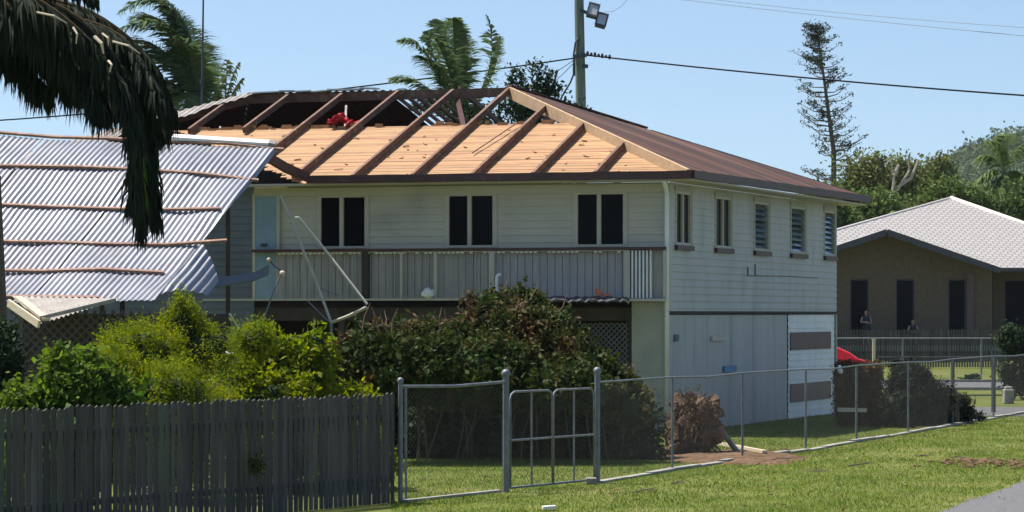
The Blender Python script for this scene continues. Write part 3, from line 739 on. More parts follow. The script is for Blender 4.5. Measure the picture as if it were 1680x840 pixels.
# ------------------------------------------------------------------ bent frames in front of the balcony
Yf = 62.5
fr = thing('bent_pipe_frame', P(545, 700, Yf), 'bent white pipe frame standing askew in front of the balcony', 'pipe frame')
fr.location.z = 0; BASE[fr.name].z = 0
def pipe(par, pts, r, m='galv', nm='pipe'): return build(nm, MB().tube(pts, r, 7), M[m], par)
pipe(fr, [P(460, 320, Yf + .4), P(488, 388, Yf + .2), P(518, 460, Yf), P(543, 528, Yf - .3)], .028, 'frame')
pipe(fr, [P(484, 357, Yf - .4), P(490, 357, Yf - .4), P(545, 425, Yf - .5), P(602, 499, Yf - .9)], .028, 'frame')
pipe(fr, [P(543, 529, Yf - .3), P(572, 518, Yf - .6), P(601, 504, Yf - .9)], .034, 'frame')
pipe(fr, [P(504, 493, Yf), P(540, 528, Yf - .3)], .014, 'galv', 'stay')
pipe(fr, [P(522, 472, Yf), P(556, 485, Yf)], .01, 'galv', 'stay')
pipe(fr, [P(543, 530, Yf - .3), P(548, 640, Yf - .3), P(548, 705, Yf - .2)], .03, 'galv', 'leg')
ro = thing('bent_antenna', P(430, 700, 61), 'thin bent antenna pole with broken arms before the balcony door', 'antenna')
ro.location.z = 0; BASE[ro.name].z = 0
pipe(ro, [P(425, 640, 61), P(431, 528, 61), P(448, 480, 61), P(462, 448, 61)], .016, 'galv', 'mast')
pipe(ro, [P(441, 426, 61), P(450, 436, 61), P(468, 450, 61)], .014, 'darkmetal', 'arm')
for q_, r_ in ((P(463, 449, 61), .065), (P(441, 426, 61), .04)): build('clamp', MB().ball(q_, r_, 8, 6), M['palewood'], ro)
pp = thing('fallen_pipe', P(388, 700, 57), 'short pale pipe leaning above the yellow shrubs', 'pipe')
pp.location.z = 0; BASE[pp.name].z = 0
pipe(pp, [P(376, 514, 57), P(396, 545, 57), P(404, 620, 56)], .022, 'frame')
hp = thing('curved_hose', P(390, 700, 46), 'curved white hose end poking out of the yellow shrubs', 'hose')
hp.location.z = 0; BASE[hp.name].z = 0
pipe(hp, [P(370, 578, 46), P(380, 581, 45.9), P(392, 576, 45.8), P(400, 568, 46)], .016, 'white', 'tube')
# torn awning at the door
aw = MB()
c0, c1, c2, c3, c4, c5 = P(330, 462, 60), P(418, 448, 61), P(440, 436, 61.2), P(440, 452, 61.2), P(415, 462, 60.8), P(335, 475, 59.8)
aw.poly([c0, c1, c2, c3, c4, c5]); o = build('torn_awning', aw, M['darkwall'], base=(P(380, 455, 60).x, 60, 0))
sol = o.modifiers.new('thickness', 'SOLIDIFY'); sol.thickness = .04
tag(o, 'dark torn awning sheet hanging beside the blue door', 'awning')
# things on the balcony edge
def PF(x, y, t=-.27):
    q = HP(s_at(x, t), t, 0); return P(x, y, q.y)
b = MB().ball(Vector((PF(702, 479).x, PF(702, 479).y, 3.05)), (.13, .10, .115), 18, 14, .5, 4)
b.v = [tuple(Vector(v) + noise.noise_vector(Vector(v) * 9) * .035) for v in b.v]
o = build('white_bag', b, M['white'], base=PF(702, 487), smooth=True)
tag(o, 'small crumpled white bag on the ledge below the balcony boards', 'bag')
b = MB(); xs = list(range(818, 876, 4)); rr = random.Random(12); pa = [PF(x, 480 + rr.uniform(-2, 2), -.36) for x in xs]; pb_ = [PF(x, 487 + rr.uniform(-2, 1), -.55) for x in xs]
for i in range(len(xs) - 1): b.poly([pa[i], pa[i+1], pb_[i+1], pb_[i]])
o = build('white_flashing', b, M['white'], base=PF(846, 486, -.5)); tag(o, 'crumpled white flashing strip above the vine mound', 'flashing')
sol = o.modifiers.new('t', 'SOLIDIFY'); sol.thickness = .02
p = PF(815, 453, -.5); g0 = Vector((p.x, p.y, 0)); b = MB(); b.tube([g0, PF(815, 462, -.5), PF(815, 455, -.5), PF(817, 451, -.5), PF(822, 450, -.5)], .035, 8); o = build('vent_pipe', b, M['white'], base=g0, smooth=True)
tag(o, 'white vent pipe with bent top above the vine mound', 'pipe')
b = MB()
for (x0, y0, x1, y1) in ((977, 474, 979, 487), (978, 474, 985, 477), (979, 479, 990, 484), (990, 483, 1001, 484), (985, 477, 989, 486)):
    b.beam(PF(x0, y0, -.4), PF(x1, y1, -.4), .05, .035)
o = build('orange_scraps', b, M['orange'], base=PF(985, 488, -.4)); tag(o, 'orange plastic scraps caught on the balcony edge', 'debris')
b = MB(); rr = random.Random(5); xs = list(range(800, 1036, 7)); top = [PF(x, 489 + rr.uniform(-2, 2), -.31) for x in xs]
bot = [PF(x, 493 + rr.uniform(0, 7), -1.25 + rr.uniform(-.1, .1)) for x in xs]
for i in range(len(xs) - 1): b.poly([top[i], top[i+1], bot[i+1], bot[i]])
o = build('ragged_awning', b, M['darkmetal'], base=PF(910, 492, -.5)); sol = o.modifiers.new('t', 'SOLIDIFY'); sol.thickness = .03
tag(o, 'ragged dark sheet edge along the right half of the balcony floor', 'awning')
# red cloth on the roof
b = MB(); n = 22; c0 = HP(8.95, 3.45, zf(3.45) - .17)
for i in range(n):
    for j in range(n):
        u, v_ = i / (n - 1) - .5, j / (n - 1) - .5; nv = noise.noise_vector(Vector((u * 5, v_ * 5, 1))) * .16 + noise.noise_vector(Vector((u * 12, v_ * 12, 4))) * .06
        b.v.append(tuple(c0 + Vector((u * .62, v_ * .3, .10 + .16 * math.exp(-((u + .08) / .2) ** 2) - abs(v_) * .1)) + nv))
for i in range(n - 1):
    for j in range(n - 1): k = i * n + j; b.f.append((k, k + 1, k + n + 1, k + n))
o = build('red_tarp', b, M['redcloth'], base=HP(9.2, 3.5, zf(3.5) - .1), smooth=True); tag(o, 'crumpled red cloth caught on a bare rafter of the torn roof', 'cloth')

# ------------------------------------------------------------------ picket fence
FA = Vector((-1.62, 42.1, 0)); FD = (Vector((-5.88, 35.0, 0)) - FA).normalized()
pf = thing('paling_fence', FA, 'weathered grey timber paling fence along the left foreground', 'fence')
pk = MB(); a = .03; rr = random.Random(21); fn = Vector((FD.y, -FD.x, 0))
if fn.y > 0: fn = -fn
while a < 12.5:
    w_ = .086 + rr.uniform(-.010, .012); h = 1.53 + rr.uniform(-.022, .025); p = FA + FD * a; ti = rr.uniform(-.012, .012); th = .016
    q = p + FD * w_; tp_ = Vector((FD.x * ti, FD.y * ti, 0)); o_ = fn * th
    A = [q, p, p + o_, q + o_]
    top = [v + tp_ + Vector((0, 0, h - .05)) for v in A]
    pk.hexa([A[0], A[1], A[2], A[3], *top])
    m1 = (top[0] + top[1]) / 2 + Vector((0, 0, .025)); m2 = (top[2] + top[3]) / 2 + Vector((0, 0, .025)); n = len(pk.v)
    pk.v += [tuple(x) for x in (top[0], top[1], top[2], top[3], m1, m2)]
    pk.f += [(n, n+4, n+5, n+3), (n+1, n+2, n+5, n+4), (n, n+1, n+4), (n+2, n+3, n+5)]
    a += .115 + rr.uniform(-.005, .006)
build('palings', pk, M['paling'], pf)
for z in (.35, 1.2): build('rail', MB().beam(FA + Vector((0, 0, z)) - fn * .03, FA + FD * 12.5 + Vector((0, 0, z)) - fn * .03, .045, .08), M['paling'], pf)
for a in (.1, 2.6, 5.1, 7.6, 10.1, 12.4): 
    p = FA + FD * a - fn * .10; build('post', MB().beam(p, p + Vector((0, 0, 1.42)), .09, .09, up=(0, 1, 0)), M['lattice'], pf)

# ------------------------------------------------------------------ chain link fence and gate
def gp(x, Y): return Vector(((x - 840) / F * Y, Y, 0))
posts = [gp(657, 42.0), gp(830, 44.4), gp(980, 46.8), gp(1103, 50.6), gp(1218, 54.2), gp(1322, 57.8), gp(1405, 61.9), gp(1490, 66.3), gp(1563, 70.9), gp(1630, 75.8), gp(1697, 81)]
FH = [1.66, 1.66, 1.66] + [1.55] * 8
cf = thing('chain_link_fence', posts[4], 'long galvanised chain link fence running from the gate along the lawn', 'fence')
cs = thing('chain_link_fence', posts[0], 'short chain link panel between the paling fence and the double gate', 'fence')
def netting(par, a, b, z0, z1, sp=.085, r=.0008, nm='wire_mesh'):
    d = (b - a); L = d.length; d.normalize(); mb = MB(); H = z1 - z0
    for sg in (1, -1):
        i = -int(H / sp) - 1
        while i * sp < L + H:
            c = i * sp
            if sg > 0: lo, hi = max(0, -c), min(H, L - c); A = lambda h: c + h
            else: lo, hi = max(0, c - L), min(H, c); A = lambda h: c - h
            if hi - lo > .03:
                p = a + d * A(lo) + Vector((0, 0, z0 + lo)); q = a + d * A(hi) + Vector((0, 0, z0 + hi))
                mb.beam(p, q, r * 2, r * 2)
            i += 1
    return build(nm, mb, M['wire'], par)
def fpost(par, p, h, r=.03, cap=True, nm='post'):
    o = build(nm, MB().tube([p, p + Vector((0, 0, h))], r, 10), M['galv'], par, smooth=False)
    if cap: build('cap', MB().ball(p + Vector((0, 0, h + r * .6)), r * 1.35, 10, 7), M['galv'], o, smooth=True)
    return o
fpost(cs, posts[0], 1.66, .034); 
build('top_rail', MB().tube([posts[0] + Vector((0, 0, 1.6)), (posts[0] + posts[1]) / 2 + Vector((0, 0, 1.575)), posts[1] + Vector((0, 0, 1.61))], .022, 8), M['galv'], cs)
build('side_rail', MB().tube([posts[0].lerp(posts[1], .05) + Vector((0, 0, .02)), posts[0].lerp(posts[1], .05) + Vector((0, 0, 1.6))], .016, 8), M['galv'], cs)
netting(cs, posts[0], posts[1], .05, 1.58)
for i in range(3, 11): fpost(cf, posts[i], FH[i], .022, cap=False)
for i in range(2, 10):
    a, b = posts[i], posts[i + 1]; h = 1.55
    m = (a + b) / 2 + Vector((0, 0, h - .0 - (.03 if i % 2 else .0)))
    build('top_rail', MB().tube([a + Vector((0, 0, h)), m, b + Vector((0, 0, h))], .016, 8), M['galv'], cf)
    netting(cf, a, b, .06, 1.53)
gt = thing('double_gate', (posts[1] + posts[2]) / 2, 'double tubular steel gate with rounded corners and wire mesh between two posts', 'gate')
for i in (1, 2): fpost(gt, posts[i], 1.70, .05 if i == 1 else .045, nm='gate_post')
ga, gb = posts[1].lerp(posts[2], .045), posts[1].lerp(posts[2], .497); gc, gd = posts[1].lerp(posts[2], .505), posts[1].lerp(posts[2], .965)
for a, b in ((ga, gb), (gc, gd)):
    z = lambda p, h: p + Vector((0, 0, h)); d = (b - a).normalized(); zt, zb = 1.46, .06
    fm = MB().tube([z(a, zb), z(a, zt - .12), z(a + d * .03, zt - .04), z(a + d * .12, zt), z(b - d * .12, zt), z(b - d * .03, zt - .04), z(b, zt - .12), z(b, zb)], .018, 8)
    fm.tube([z(a, zb), z(b, zb)], .018, 8)
    leaf = build('gate_leaf', fm, M['galv'], gt, smooth=True)
    build('cross_bar', MB().tube([z(a, .75), z(b, .75)], .017, 8), M['galv'], leaf)
    m = (a + b) / 2; build('upright_bar', MB().tube([z(m, zb), z(m, zt)], .014, 8), M['galv'], leaf)
    netting(leaf, a, b, .08, zt - .03)
# concrete strip under the fence
st = MB(); 
for i in range(2, 10):
    a, b = posts[i], posts[i + 1]; d = (b - a).normalized(); n = Vector((d.y, -d.x, 0)); L = (b - a).length; k = 0
    while k < L - .05:
        e = min(k + 1.3, L); o_ = rnd.uniform(-.02, .02); h = rnd.uniform(.03, .07)
        p, q = a + d * (k + .01) + n * (.02 + o_), a + d * (e - .01) + n * (.02 + o_ * .5)
        st.beam(p + Vector((0, 0, h / 2)), q + Vector((0, 0, h / 2)), .15, h); k = e
st.beam(posts[0] + Vector((.06, 0, .02)), posts[1] + Vector((-.1, 0, .02)), .1, .04)
tag(build('fence_kerb', st, M['concrete']), 'concrete edging strip under the chain link fence', kind='structure')
b = MB().box(posts[2].x - .18, posts[2].x - .02, 46.4, 46.6, 0, .1)
tag(build('concrete_block', b, M['concrete'], base=(posts[2].x - .1, 46.5, 0), bevel=.01), 'small concrete block at the foot of the right gate post', 'block')

# ------------------------------------------------------------------ uprooted stump and debris
RB = G(1140, 749)
ub = thing('uprooted_stump', RB, 'brown root ball of an uprooted tree tipped on its side behind the fence', 'stump')
b = MB(); b.ball(P(1138, 706, RB.y), (.46, .38, .62), 40, 28, .5, 2.0); b.ball(P(1160, 672, RB.y + .1), (.27, .3, .25), 24, 16, .5, 5)
b.ball(P(1120, 738, RB.y), (.36, .35, .3), 24, 16, .5, 9)
b.v = [tuple(Vector(v) + noise.noise_vector(Vector(v) * 5) * .07 + noise.noise_vector(Vector(v) * 13) * .035) for v in b.v]
build('root_ball', b, M['root'], ub)
b = MB(); rr = random.Random(9)
for i in range(520):
    an = rr.uniform(0, 6.28); el = rr.uniform(-.9, 1.3); c = P(1139, 703, RB.y); d_ = Vector((math.cos(an) * math.cos(el) * .8, math.sin(an) * math.cos(el), math.sin(el)))
    p = c + Vector((d_.x * .46, d_.y * .34, d_.z * .58)); q = p + d_ * rr.uniform(.05, .28) + Vector((rr.uniform(-.12, .12), 0, -rr.uniform(.02, .25)))
    b.tube([p, (p + q) / 2 + Vector((rr.uniform(-.04, .04), 0, rr.uniform(0, .05))), q], [.011, .008, .003], 4, cap=False)
build('roots', b, M['root'], ub)
b = MB().tube([P(1165, 680, RB.y), P(1195, 722, RB.y + .3), P(1228, 765, RB.y + .2)], [.06, .055, .05], 8); build('trunk', b, M['greentrunk'], ub)
vv, ff = leaves(blobpts([(P(1130, 700, RB.y), (.42, .4, .62))], 240, 4), .06, 8, .06, 5, .5)
npmesh('dry_leaves', vv, ff, M['leaf_brown'], ub)
# heap of soil and chips
def heap(name, label, cx, cy, rx, ry, h, m, seed, kind='structure'):
    b = MB(); c = Vector((cx, cy, 0)); n = 28; rings = 7; b.v.append((cx, cy, h)); 
    for j in range(1, rings + 1):
        for k in range(n):
            an = 2 * math.pi * k / n; r = j / rings * (1 + .3 * noise.noise(Vector((math.cos(an) * 1.5, math.sin(an) * 1.5, seed))))
            z = h * (1 - (j / rings) ** 2) + .03 * noise.noise(Vector((j * 1.1, k * .7, seed))) * (j < rings)
            b.v.append((cx + rx * r * math.cos(an), cy + ry * r * math.sin(an), z if j < rings else -.01))
    for k in range(n): b.f.append((0, 1 + k, 1 + (k + 1) % n))
    for j in range(rings - 1):
        for k in range(n):
            a = 1 + j * n + k; c_ = 1 + j * n + (k + 1) % n; b.f.append((a, a + n, c_ + n, c_))
    o = build(name, b, M[m]); tag(o, label, kind=kind); return o
q = G(1200, 752); heap('dirt_heap', 'brown churned soil behind the fence around the stump', q.x, q.y + .4, 1.5, 2.6, .10, 'dirt', 3)
b = MB()
for i in range(8):
    p = G(1182 + i * 0, 752); 
b.beam(G(1183, 738) + Vector((0, 0, .12)), G(1255, 752) + Vector((0, 0, .12)), .10, .05)
tag(build('fallen_board', b, M['palewood'], base=G(1215, 748)), 'pale board lying on the soil beside the root ball', 'board')

# small chips and clods on the lawn
b = MB(); rr = random.Random(31)
def clod(x, y, r):
    p = G(x, y); b.ball(p + Vector((0, 0, r * .2)), (r * rr.uniform(.8, 2), r, r * .5), 6, 4, .8, x)
for i in range(130): clod(rr.gauss(1630, 45), rr.gauss(761, 4), rr.uniform(.02, .07))
for i in range(40): clod(rr.uniform(1000, 1600), rr.uniform(750, 835), rr.uniform(.015, .035))
for i in range(60): clod(rr.uniform(1180, 1290), rr.uniform(738, 752), rr.uniform(.02, .05))
for i in range(25): clod(rr.uniform(985, 1075), rr.uniform(800, 812), rr.uniform(.015, .03))
tag(build('soil_clods', b, M['dirt']), 'scattered brown clods and chips on the lawn', kind='stuff')
b = MB(); p = G(900, 838); b.beam(p + Vector((-.08, 0, .04)), p + Vector((.09, .02, .05)), .16, .04)
tag(build('paper_scrap', b, M['white'], base=p), 'white paper scrap on the lawn at the bottom edge', 'litter')

g_ = np.random.default_rng(55); n_ = 480; px_ = g_.uniform(660, 1690, n_); Y_ = g_.uniform(37, 66, n_); xx = (px_ - 840) / F * Y_
ok = ((xx - ra.x) * nrm.x + (Y_ - ra.y) * nrm.y) < 1.2
v, f = leaves(np.stack([xx, Y_, np.full(n_, .035)], 1)[ok], .045, 1, .01, 56, .5, up=3.0); tag(npmesh('leaf_litter', v, f, M['leaf_brown']), 'fallen brown leaves scattered on the lawn', kind='stuff')
# dead twigs on the lawn
tw = MB()
for (x, y, L) in ((1390, 766, .5), (1405, 764, .35), (1505, 750, .4), (1040, 808, .4), (1560, 752, .3), (1330, 775, .3), (1100, 795, .35)):
    p = G(x, y) + Vector((0, 0, .02)); an = rr.uniform(-.6, .6)
    for k in range(5):
        d_ = Vector((math.cos(an + rr.uniform(-.5, .5)), math.sin(an + rr.uniform(-.5, .5)), rr.uniform(0, .2))) * L * rr.uniform(.4, 1)
        tw.tube([p, p + d_], [.008, .003], 4)
tag(build('twigs', tw, M['trunk']), 'small dead twigs scattered over the lawn', kind='stuff')

# brown dry hedge panel, board, dark bush, dark blob
def hedgebox(name, label, cat, x0, x1, ytop, Y, ybot, m, n, seed, size, dy=.8):
    a = P(x0, ytop, Y); b_ = P(x1, ybot, Y); base = Vector(((a.x + b_.x) / 2, Y, 0)); t = thing(name, base, label, cat)
    g_ = np.random.default_rng(seed); z0 = max(0.02, b_.z)
    pts = np.stack([g_.uniform(a.x, b_.x, n), g_.uniform(Y, Y + dy, n), g_.uniform(z0, a.z, n)], 1)
    v, f = leaves(pts, size, 14, .05, seed); npmesh('foliage', v, f, M[m], t)
    build('inner_foliage', MB().box(a.x + .05, b_.x - .05, Y + .1, Y + dy - .1, z0, a.z - .1), M['leaf_brown'] if m == 'leaf_brown' else M['leaf_dark'], t)
    return t
hedgebox('dry_hedge', 'square brown dried hedge between the house corner and the dark bush', 'hedge', 1376, 1447, 598, 70, 702, 'leaf_brown', 1500, 3, .07)
b = MB().beam(P(1374, 672, 69.2), P(1422, 673, 69.2), .05, .09); tag(build('timber_plank', b, M['palewood'], base=P(1398, 676, 69.2)), 'pale plank resting against the brown hedge', 'plank')
b = MB(); b.tube([P(1376, 604, 69), P(1379, 612, 68.9), P(1377, 600, 69)], .04, 7); b.ball(P(1379, 609, 68.9), .06)
tag(build('white_fitting', b, M['white'], base=P(1378, 615, 69)), 'small white tap fitting at the house corner above the brown hedge', 'tap')
shrub('dark_bush', 'large black green bush slumping against the far part of the chain link fence', 'bush',
      [pb(1502, 665, 71, 58, 46), pb(1492, 632, 71, 36, 30), pb(1548, 672, 72.2, 46, 32), pb(1474, 680, 69.6, 30, 34), pb(1507, 616, 71, 16, 12), pb(1584, 688, 73.6, 26, 16)],
      'leaf_black', 2400, 14, .065, .05, 12, core=.86, coremat='leaf_black', gap=-.4)
shrub('small_dark_shrub', 'small dark round shrub just left of the fence post near the brown hedge', 'shrub',
      [pb(1470, 603, 72, 9, 8), pb(1484, 602, 72, 10, 6)], 'leaf_black', 90, 12, .06, .05, 14, core=.8, stems=2, coremat='leaf_black')

# hedges and shrubs on the left
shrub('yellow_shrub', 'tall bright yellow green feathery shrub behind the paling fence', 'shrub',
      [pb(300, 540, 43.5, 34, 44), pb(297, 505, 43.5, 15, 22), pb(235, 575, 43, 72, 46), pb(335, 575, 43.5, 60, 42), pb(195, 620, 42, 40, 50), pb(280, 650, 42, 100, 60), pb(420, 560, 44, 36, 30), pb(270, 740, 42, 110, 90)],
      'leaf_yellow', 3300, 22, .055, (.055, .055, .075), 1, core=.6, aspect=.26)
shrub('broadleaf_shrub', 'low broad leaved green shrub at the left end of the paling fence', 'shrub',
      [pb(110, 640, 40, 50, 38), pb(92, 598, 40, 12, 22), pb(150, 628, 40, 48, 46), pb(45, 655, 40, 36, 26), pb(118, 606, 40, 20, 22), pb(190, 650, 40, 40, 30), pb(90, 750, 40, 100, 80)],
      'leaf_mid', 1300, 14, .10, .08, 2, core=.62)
shrub('dark_corner_shrub', 'dark glossy shrub cut by the left picture edge', 'shrub',
      [pb(5, 575, 42, 26, 42), pb(-5, 620, 42, 34, 50), pb(-10, 720, 42, 60, 90)], 'leaf_dark', 700, 14, .10, .08, 3, core=.65)
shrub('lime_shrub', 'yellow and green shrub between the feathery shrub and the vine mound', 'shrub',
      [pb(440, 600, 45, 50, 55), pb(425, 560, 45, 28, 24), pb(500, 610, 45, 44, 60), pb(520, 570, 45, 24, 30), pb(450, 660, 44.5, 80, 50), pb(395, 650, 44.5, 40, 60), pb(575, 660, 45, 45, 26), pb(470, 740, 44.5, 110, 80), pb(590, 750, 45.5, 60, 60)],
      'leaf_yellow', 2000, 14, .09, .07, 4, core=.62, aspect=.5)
vine = [pb(620, 610, 53, 86, 56), pb(612, 568, 53, 46, 30), pb(700, 578, 54, 88, 48), pb(820, 530, 55, 60, 42), pb(850, 500, 55.2, 42, 18), pb(868, 568, 54, 76, 58),
        pb(940, 602, 53.6, 60, 46), pb(998, 642, 53.6, 44, 36), pb(760, 610, 53, 120, 50), pb(920, 630, 53, 90, 38), pb(1030, 668, 53.4, 36, 30)]
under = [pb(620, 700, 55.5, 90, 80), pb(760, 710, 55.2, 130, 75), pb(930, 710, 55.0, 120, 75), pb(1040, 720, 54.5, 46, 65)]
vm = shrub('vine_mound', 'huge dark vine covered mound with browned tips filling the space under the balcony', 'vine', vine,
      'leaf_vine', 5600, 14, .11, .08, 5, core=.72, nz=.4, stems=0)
v, f = leaves(blobpts(under, 2200, 71, nz=.3), .10, 12, .08, 72); npmesh('shade_tinted_foliage', v, f, M['leaf_dark'], vm)  # darker leaf colour paints the shade below the vine canopy
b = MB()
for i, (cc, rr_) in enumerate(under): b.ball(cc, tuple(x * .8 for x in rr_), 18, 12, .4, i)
build('shade_tinted_core', b, M['leaf_black'], vm, smooth=True)  # core coloured near black as part of the same painted shade
rs = random.Random(8)
for i in range(22):
    x_ = rs.uniform(600, 1040); p = P(x_, 800, 54.2); p.z = 0; q = P(x_ + rs.uniform(-40, 40), rs.uniform(600, 680), 53.8)
    build('vine_stem', MB().tube([p, (p + q) / 2 + Vector((rs.uniform(-.15, .15), -.1, 0)), q], [.018, .014, .008], 5), M['trunk'], vm)
bp_ = blobpts([vine[k] for k in (1, 2, 3, 4, 5)], 800, 61, lo=.95, hi=1.12, nz=.4)
bp_ = bp_[(bp_[:, 2] > 1.9) & (np.array([noise.noise(Vector(q * 1.3)) for q in bp_]) > -.05)]
v, f = leaves(bp_, .09, 9, .08, 62, .4); npmesh('dried_leaves', v, f, M['leaf_brown'], bpy.data.objects['vine_mound'])
for i in range(26):
    bl = vine[rr.choice([1, 2, 3, 4, 5, 6])]; p = bl[0] + Vector((rr.uniform(-1, 1) * bl[1][0] * .8, -.2, bl[1][2] * rr.uniform(.5, .95)))
    q_ = p + Vector((rr.uniform(-.3, .3), rr.uniform(-.2, .2), rr.uniform(.15, .5))); twm = MB().tube([p, (p + q_) / 2 + Vector((rr.uniform(-.08, .08), 0, 0)), q_], [.012, .008, .003], 5)
    build('dead_stem', twm, M['batten'], bpy.data.objects['vine_mound'])
# green scrambling sprigs growing through the paling fence
for i, (x, y, Y, r) in enumerate([(300, 760, 38.5, 11), (420, 762, 39.3, 12), (232, 772, 37.7, 6)]):
    shrub('vine_sprig', ['leafy vine sprig pushing through the middle of the paling fence', 'faint dark vine sprig on the paling fence nearest the chain link', 'smallest vine sprig on the paling fence, left of the leafy one'][i],
          'vine', [pb(x, y, Y - .12, r, r * 1.2, .05)], 'leaf_vine', 26, 6, .05, .04, 40 + i, stems=0)

# topiary / potted shrub at right edge
tz = shrub('garden_tree', 'small dark tree with yellowing clumps at the right edge beyond the fence', 'tree',
      [pb(1662, 560, 92, 24, 22), pb(1685, 575, 92, 26, 30), pb(1650, 605, 92, 12, 14), pb(1668, 628, 92, 18, 18), pb(1658, 540, 92, 10, 9), pb(1690, 620, 92, 18, 40)],
      'leaf_dark', 420, 12, .12, .10, 8, core=.7, stems=5)
build('trunk', MB().tube([P(1664, 640, 91.5), P(1660, 664, 91.5), (P(1658, 0, 91.5).x, 91.5, 0)], [.05, .08, .12], 8), M['trunk'], tz)

# ------------------------------------------------------------------ trees behind
def tree(name, label, cat, Y, xt, blobs, m, n, per, size, spread, seed, tr=.25, bark='trunk', group=None):
    bl = [pb(*b) for b in blobs]; base = Vector((P(xt, 0, Y).x, Y, 0)); t = thing(name, base, label, cat, group)
    pts = blobpts(bl, n, seed, lo=.35, hi=1.1, nz=.5)
    v, f = leaves(pts, size, per, spread, seed); npmesh('crown', v, f, M[m], t)
    b = MB(); r_ = random.Random(seed); low = min(c[0].z for c in bl); top = Vector((base.x, Y, low * .8))
    b.tube([base, (base + top) / 2 + Vector((r_.uniform(-.2, .2), 0, 0)), top], [tr, tr * .85, tr * .7], 8)
    for c, r in bl:
        for k in range(2):
            q = c + Vector((r_.uniform(-.6, .6) * r[0], 0, r_.uniform(-.1, .7) * r[2])); b.tube([top, (top + q) / 2 + Vector((r_.uniform(-.3, .3), 0, r_.uniform(0, .3))), q], [tr * .5, tr * .3, tr * .08], 6)
    build('trunk', b, M[bark], t)
    return t
GT = 'trees behind the brick house'
TL = [
 ('bushy_tree', 'olive tree just right of the tall sparse pine trunk', 185, 1420, [(1415, 290, 185, 40, 34), (1400, 330, 185, 40, 40), (1440, 270, 185, 20, 14)], 'leaf_olive'),
 ('bushy_tree', 'bright green low tree above the left end of the tiled roof', 172, 1400, [(1400, 350, 172, 38, 30), (1440, 345, 172, 40, 28)], 'leaf_green'),
 ('bushy_tree', 'olive tree with a bare pale forked limb showing', 195, 1460, [(1470, 300, 195, 38, 36), (1490, 280, 195, 26, 20), (1450, 320, 195, 30, 30)], 'leaf_olive'),
 ('bushy_tree', 'rounded olive tree above the gable peak of the brick house', 205, 1530, [(1530, 290, 205, 32, 28), (1510, 320, 205, 40, 26), (1545, 275, 205, 18, 16)], 'leaf_olive'),
 ('bushy_tree', 'dark low tree directly behind the tiled roof apex', 190, 1560, [(1560, 320, 190, 40, 24), (1530, 340, 190, 40, 20), (1600, 330, 190, 34, 20)], 'leaf_green'),
 ('bushy_tree', 'tree at the far right edge behind the ridge capping', 190, 1675, [(1675, 340, 190, 34, 36), (1640, 345, 190, 26, 20), (1715, 330, 190, 40, 44)], 'leaf_green'),
 ('bushy_tree', 'low tree at the house corner beneath the pine', 165, 1385, [(1375, 370, 165, 40, 26), (1350, 340, 165, 40, 26)], 'leaf_green'),
]
for i, (nm, lb, Y, xt, bl, m) in enumerate(TL):
    tree(nm, lb, 'tree', Y, xt, bl, m, 420, 12, .26, .28, 50 + i, tr=.2, group=GT)
pl = thing('bare_tree', (P(1465, 0, 178).x, 178, 0), 'bare pale forked tree among the olive crowns', 'tree')
b = MB(); c = P(1462, 345, 178)
b.tube([(c.x, 178, 0), c, P(1463, 322, 178)], [.22, .16, .14], 8)
for q in ([P(1463, 322, 178), P(1466, 305, 178), P(1467, 288, 178), P(1462, 268, 178)], [P(1463, 322, 178), P(1478, 303, 178), P(1492, 280, 178), P(1490, 255, 178)], [P(1478, 303, 178), P(1495, 292, 178), P(1507, 262, 178)], [P(1467, 288, 178), P(1475, 270, 178)]):
    b.tube(q, [.13, .10, .07, .03][:len(q)], 6)
build('branches', b, M['palebark'], pl)
# distant wood covering the hill: one mass
g_ = np.random.default_rng(77); pts = []
while len(pts) < 9000:
    x = g_.uniform(60, 460); y = g_.uniform(930, 1200)
    prof = 63 / (1 + math.exp(-(x - 140) / 14)) + 6 * math.exp(-((x - 190) / 30) ** 2)
    fr = (y - 900) / 500; z = prof * math.sin(math.pi * fr) ** .8
    pts.append((x, y, z + g_.uniform(-1, 3.5) + 2 * noise.noise(Vector((x * .1, y * .1, 0)))))
v, f = leaves(pts, 1.4, 20, (2.0, 2.0, 1.6), 78, .8); o = npmesh('distant_wood', v, f, M['leaf_far']); tag(o, 'far wood covering the hazy hill', kind='stuff')
# lower wood beyond (closes the horizon behind the houses)
g_ = np.random.default_rng(79); n = 2600; xx = g_.uniform(-140, 200, n); yy = g_.uniform(330, 380, n)
pts = np.stack([xx, yy, g_.uniform(0, 1, n) * (7 + 3 * np.sin(xx * .13) + 2 * np.sin(xx * .41))], 1)
v, f = leaves(pts, 1.0, 12, (1.3, 1.3, 1.0), 80, .8); o = npmesh('tree_belt', v, f, M['leaf_far']); tag(o, 'low belt of trees beyond the houses', kind='stuff')

# palm near the right edge
def palm(name, label, Y, crown, ground_x, fronds, mleaf, width, n, lw, trunk_r, seed, droop=.6, thick=.03, tmat='trunk', spreadz=.3):
    c = P(*crown, Y); t = thing(name, (P(ground_x, 0, Y).x, Y, 0), label, 'palm')
    base = BASE[t.name]
    build('trunk', MB().tube([base, (base + c) / 2 + Vector((.1, 0, 0)), c], [trunk_r * 1.3, trunk_r, trunk_r * .8], 10), M[tmat], t)
    for i, fr_ in enumerate(fronds):
        (x1, y1, x2, y2, dy) = fr_[:5]; rb_ = MB(); VF = [[], []]
        p1 = P(x1, y1, Y + dy * .5); p2 = P(x2, y2, Y + dy)
        palm_frond(rb_, VF, c, p1, p2, width * (fr_[5] if len(fr_) > 5 else 1), n, seed + i, droop, lw, spreadz, thick)
        o = npmesh('frond', VF[0], VF[1], M[mleaf], t); build('midrib', rb_, M['leaf_palm'] if mleaf != 'leaf_black' else M['leaf_brown'], o)
    return t
